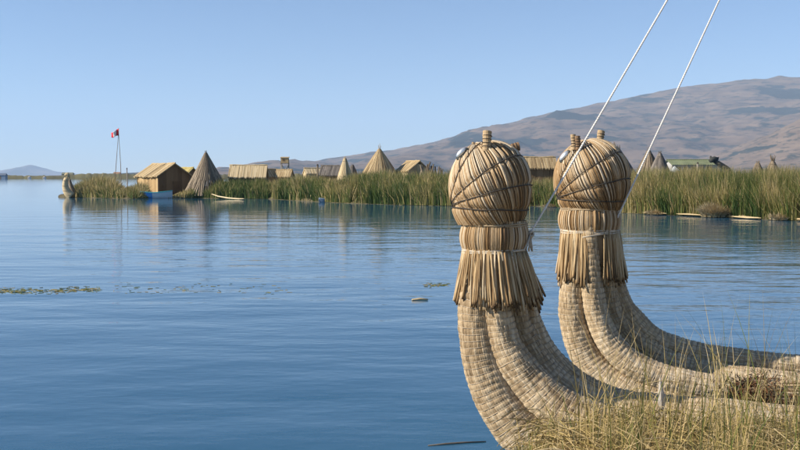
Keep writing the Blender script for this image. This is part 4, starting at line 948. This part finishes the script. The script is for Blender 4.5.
# dry clumps along the right waterline
def dry_clump(px, w_px, top_py, n_, label, seed, droop=.7, name='dry_reed_clump'):
    r_ = np.random.default_rng(seed); e0 = edge(px); k = e0.y / F; c = Vector((e0.x, e0.y - .25, .02)); rx = w_px * k / 2; H = PZ(top_py, e0.y)
    a = r_.uniform(0, 2 * np.pi, n_); rr = np.sqrt(r_.random(n_)); base = np.stack([rx * .75 * rr * np.cos(a), .6 * rr * np.sin(a), np.zeros(n_)], -1)
    h = H * r_.uniform(.6, 1.15, n_) * (1 - .35 * rr ** 2); ld = np.stack([np.cos(a) * rr * droop + r_.normal(0, .3, n_), np.sin(a) * rr * droop - .25 + r_.normal(0, .2, n_)], -1)
    t = thing(name, label, 'reeds', c); blades('dry_leaves', base, h, np.full(n_, .045) * r_.uniform(.6, 1.3, n_), ld, np.clip(.55 + r_.normal(0, .22, n_), 0, 1), M['dry_reed'], 4, .25, parent=t, face=r_.uniform(-.7, .7, n_), kind='stuff')
    mb = MB()
    for i in range(14):
        aa = r_.uniform(0, 6.28); mb.tube([(rx * .5 * math.cos(aa), .3 * math.sin(aa), 0), (rx * .62 * math.cos(aa), .35 * math.sin(aa), H * .5)], [.03, .015], 5, r_.random())
    mb.build('stubble', M['dry_reed'], t)
dry_clump(713, 33, 201, 1500, 'rounded clump of dry straw coloured reeds at the right shore waterline', 91)
dry_clump(776, 20, 212, 500, 'low grey brown dry clump at the waterline near the right edge', 92)
dry_clump(654, 22, 208, 420, 'flat pale heap of cut reeds on the shore right of the right head', 93, 1.4)
dry_clump(550, 18, 203, 300, 'low dry reed scraps at the waterline between the boat heads', 94, 1.2)
def mat_edge(px0, px1, label, seed):
    r_ = random.Random(seed); a, b2 = edge(px0), edge(px1); o = (a + b2) / 2; t = thing('reed_mat', label, 'reed mat', (o.x, o.y, .02))
    for j in range(7):
        mb = MB(); s0 = r_.uniform(-.02, .15); s1 = r_.uniform(.85, 1.02); p0 = a.lerp(b2, s0) - o; p1 = a.lerp(b2, s1) - o; off = Vector((0, -.45 + j * .08, .05 + .03 * r_.random()))
        mb.tube([p0 + off, (p0 + p1) / 2 + off + Vector((0, 0, r_.uniform(-.02, .03))), p1 + off], [.012, .03, .012], 6, r_.uniform(.5, 1)); mb.build('reed_roll', M['thatch'], t)
mat_edge(641, 664, 'pale flattened reeds floating along the shore left of the dry clump', 1)
mat_edge(675, 700, 'thin pale line of cut reeds at the waterline left of the dry clump', 3)
mat_edge(726, 757, 'yellowish strip of cut reeds at the waterline right of the dry clump', 2)
mat_edge(792, 822, 'pale cut reeds at the waterline by the right edge', 4)

# far shore houses
for i, (px, w_px, py0, py1, wm, rm, lb) in enumerate(((2, 9, 173.2, 177.6, (.20, .27, .36), (.10, .13, .18), 'blue grey shed on the far shore at the left edge'), (29.5, 1.5, 176.2, 177.8, (.75, .74, .7), (.45, .4, .36), 'tiny white house on the far shore below the distant hill'),
        (44.5, 1.5, 176.4, 178.0, (.75, .74, .7), (.45, .4, .36), 'tiny white house on the far shore right of the distant hill'), (117, 6.5, 172, 176.5, (.55, .5, .45), (.30, .17, .10), 'small house with brown roof on the far shore behind the flag pole'), (68, 11, 172.4, 175.4, (.22, .22, .15), (.16, .17, .12), 'dark low shed on the far shore behind the island tip prow'))):
    D = 697.0 if i < 3 else 735.; k = D / F; t = thing('far_house', lb, 'house', (PX(px, D), D, 0)); zt_ = PZ(py0, D); zb_ = max(.0, PZ(py1 + 1.5, D)); hw = w_px * k / 2; ze_ = zb_ + (zt_ - zb_) * .62
    mb = MB(); mb.box(-hw, hw, -2, 2, zb_ - 1, ze_); mb.build('wall', plain_mat('house_wall', wm, .8, .1), t)
    mb = MB(); mb.poly([(-hw * 1.08, -2.3, ze_ + .01), (hw * 1.08, -2.3, ze_ + .01), (hw * 1.08, 2.3, ze_ + .01), (-hw * 1.08, 2.3, ze_ + .01), (-hw * .95, 0, zt_), (hw * .95, 0, zt_)], [(0, 1, 5, 4), (1, 2, 5), (2, 3, 4, 5), (3, 0, 4), (3, 2, 1, 0)]); mb.build('roof', plain_mat('house_roof', rm, .8, .1), t)
    mb = MB(); mb.box(-hw * .3, hw * .05, -2.03, -2.005, zb_, ze_ * .8 + zb_ * .2); mb.build('door', M['core'], t)

# ------------------------------------------------------------------ air
mh = bpy.data.materials.new('haze_air'); mh.use_nodes = True; nn = mh.node_tree.nodes; nn.remove(nn['Principled BSDF'])
pv = nn.new('ShaderNodeVolumePrincipled'); pv.inputs['Color'].default_value = (.58, .76, 1.0, 1); pv.inputs['Density'].default_value = 8.8e-5; pv.inputs['Anisotropy'].default_value = 0.0
mh.node_tree.links.new(pv.outputs[0], nn['Material Output'].inputs['Volume'])
mb = MB(); mb.box(-17000, 17000, -1600, 15800, -8, 900); mb.build('haze', mh, None, kind='stuff')
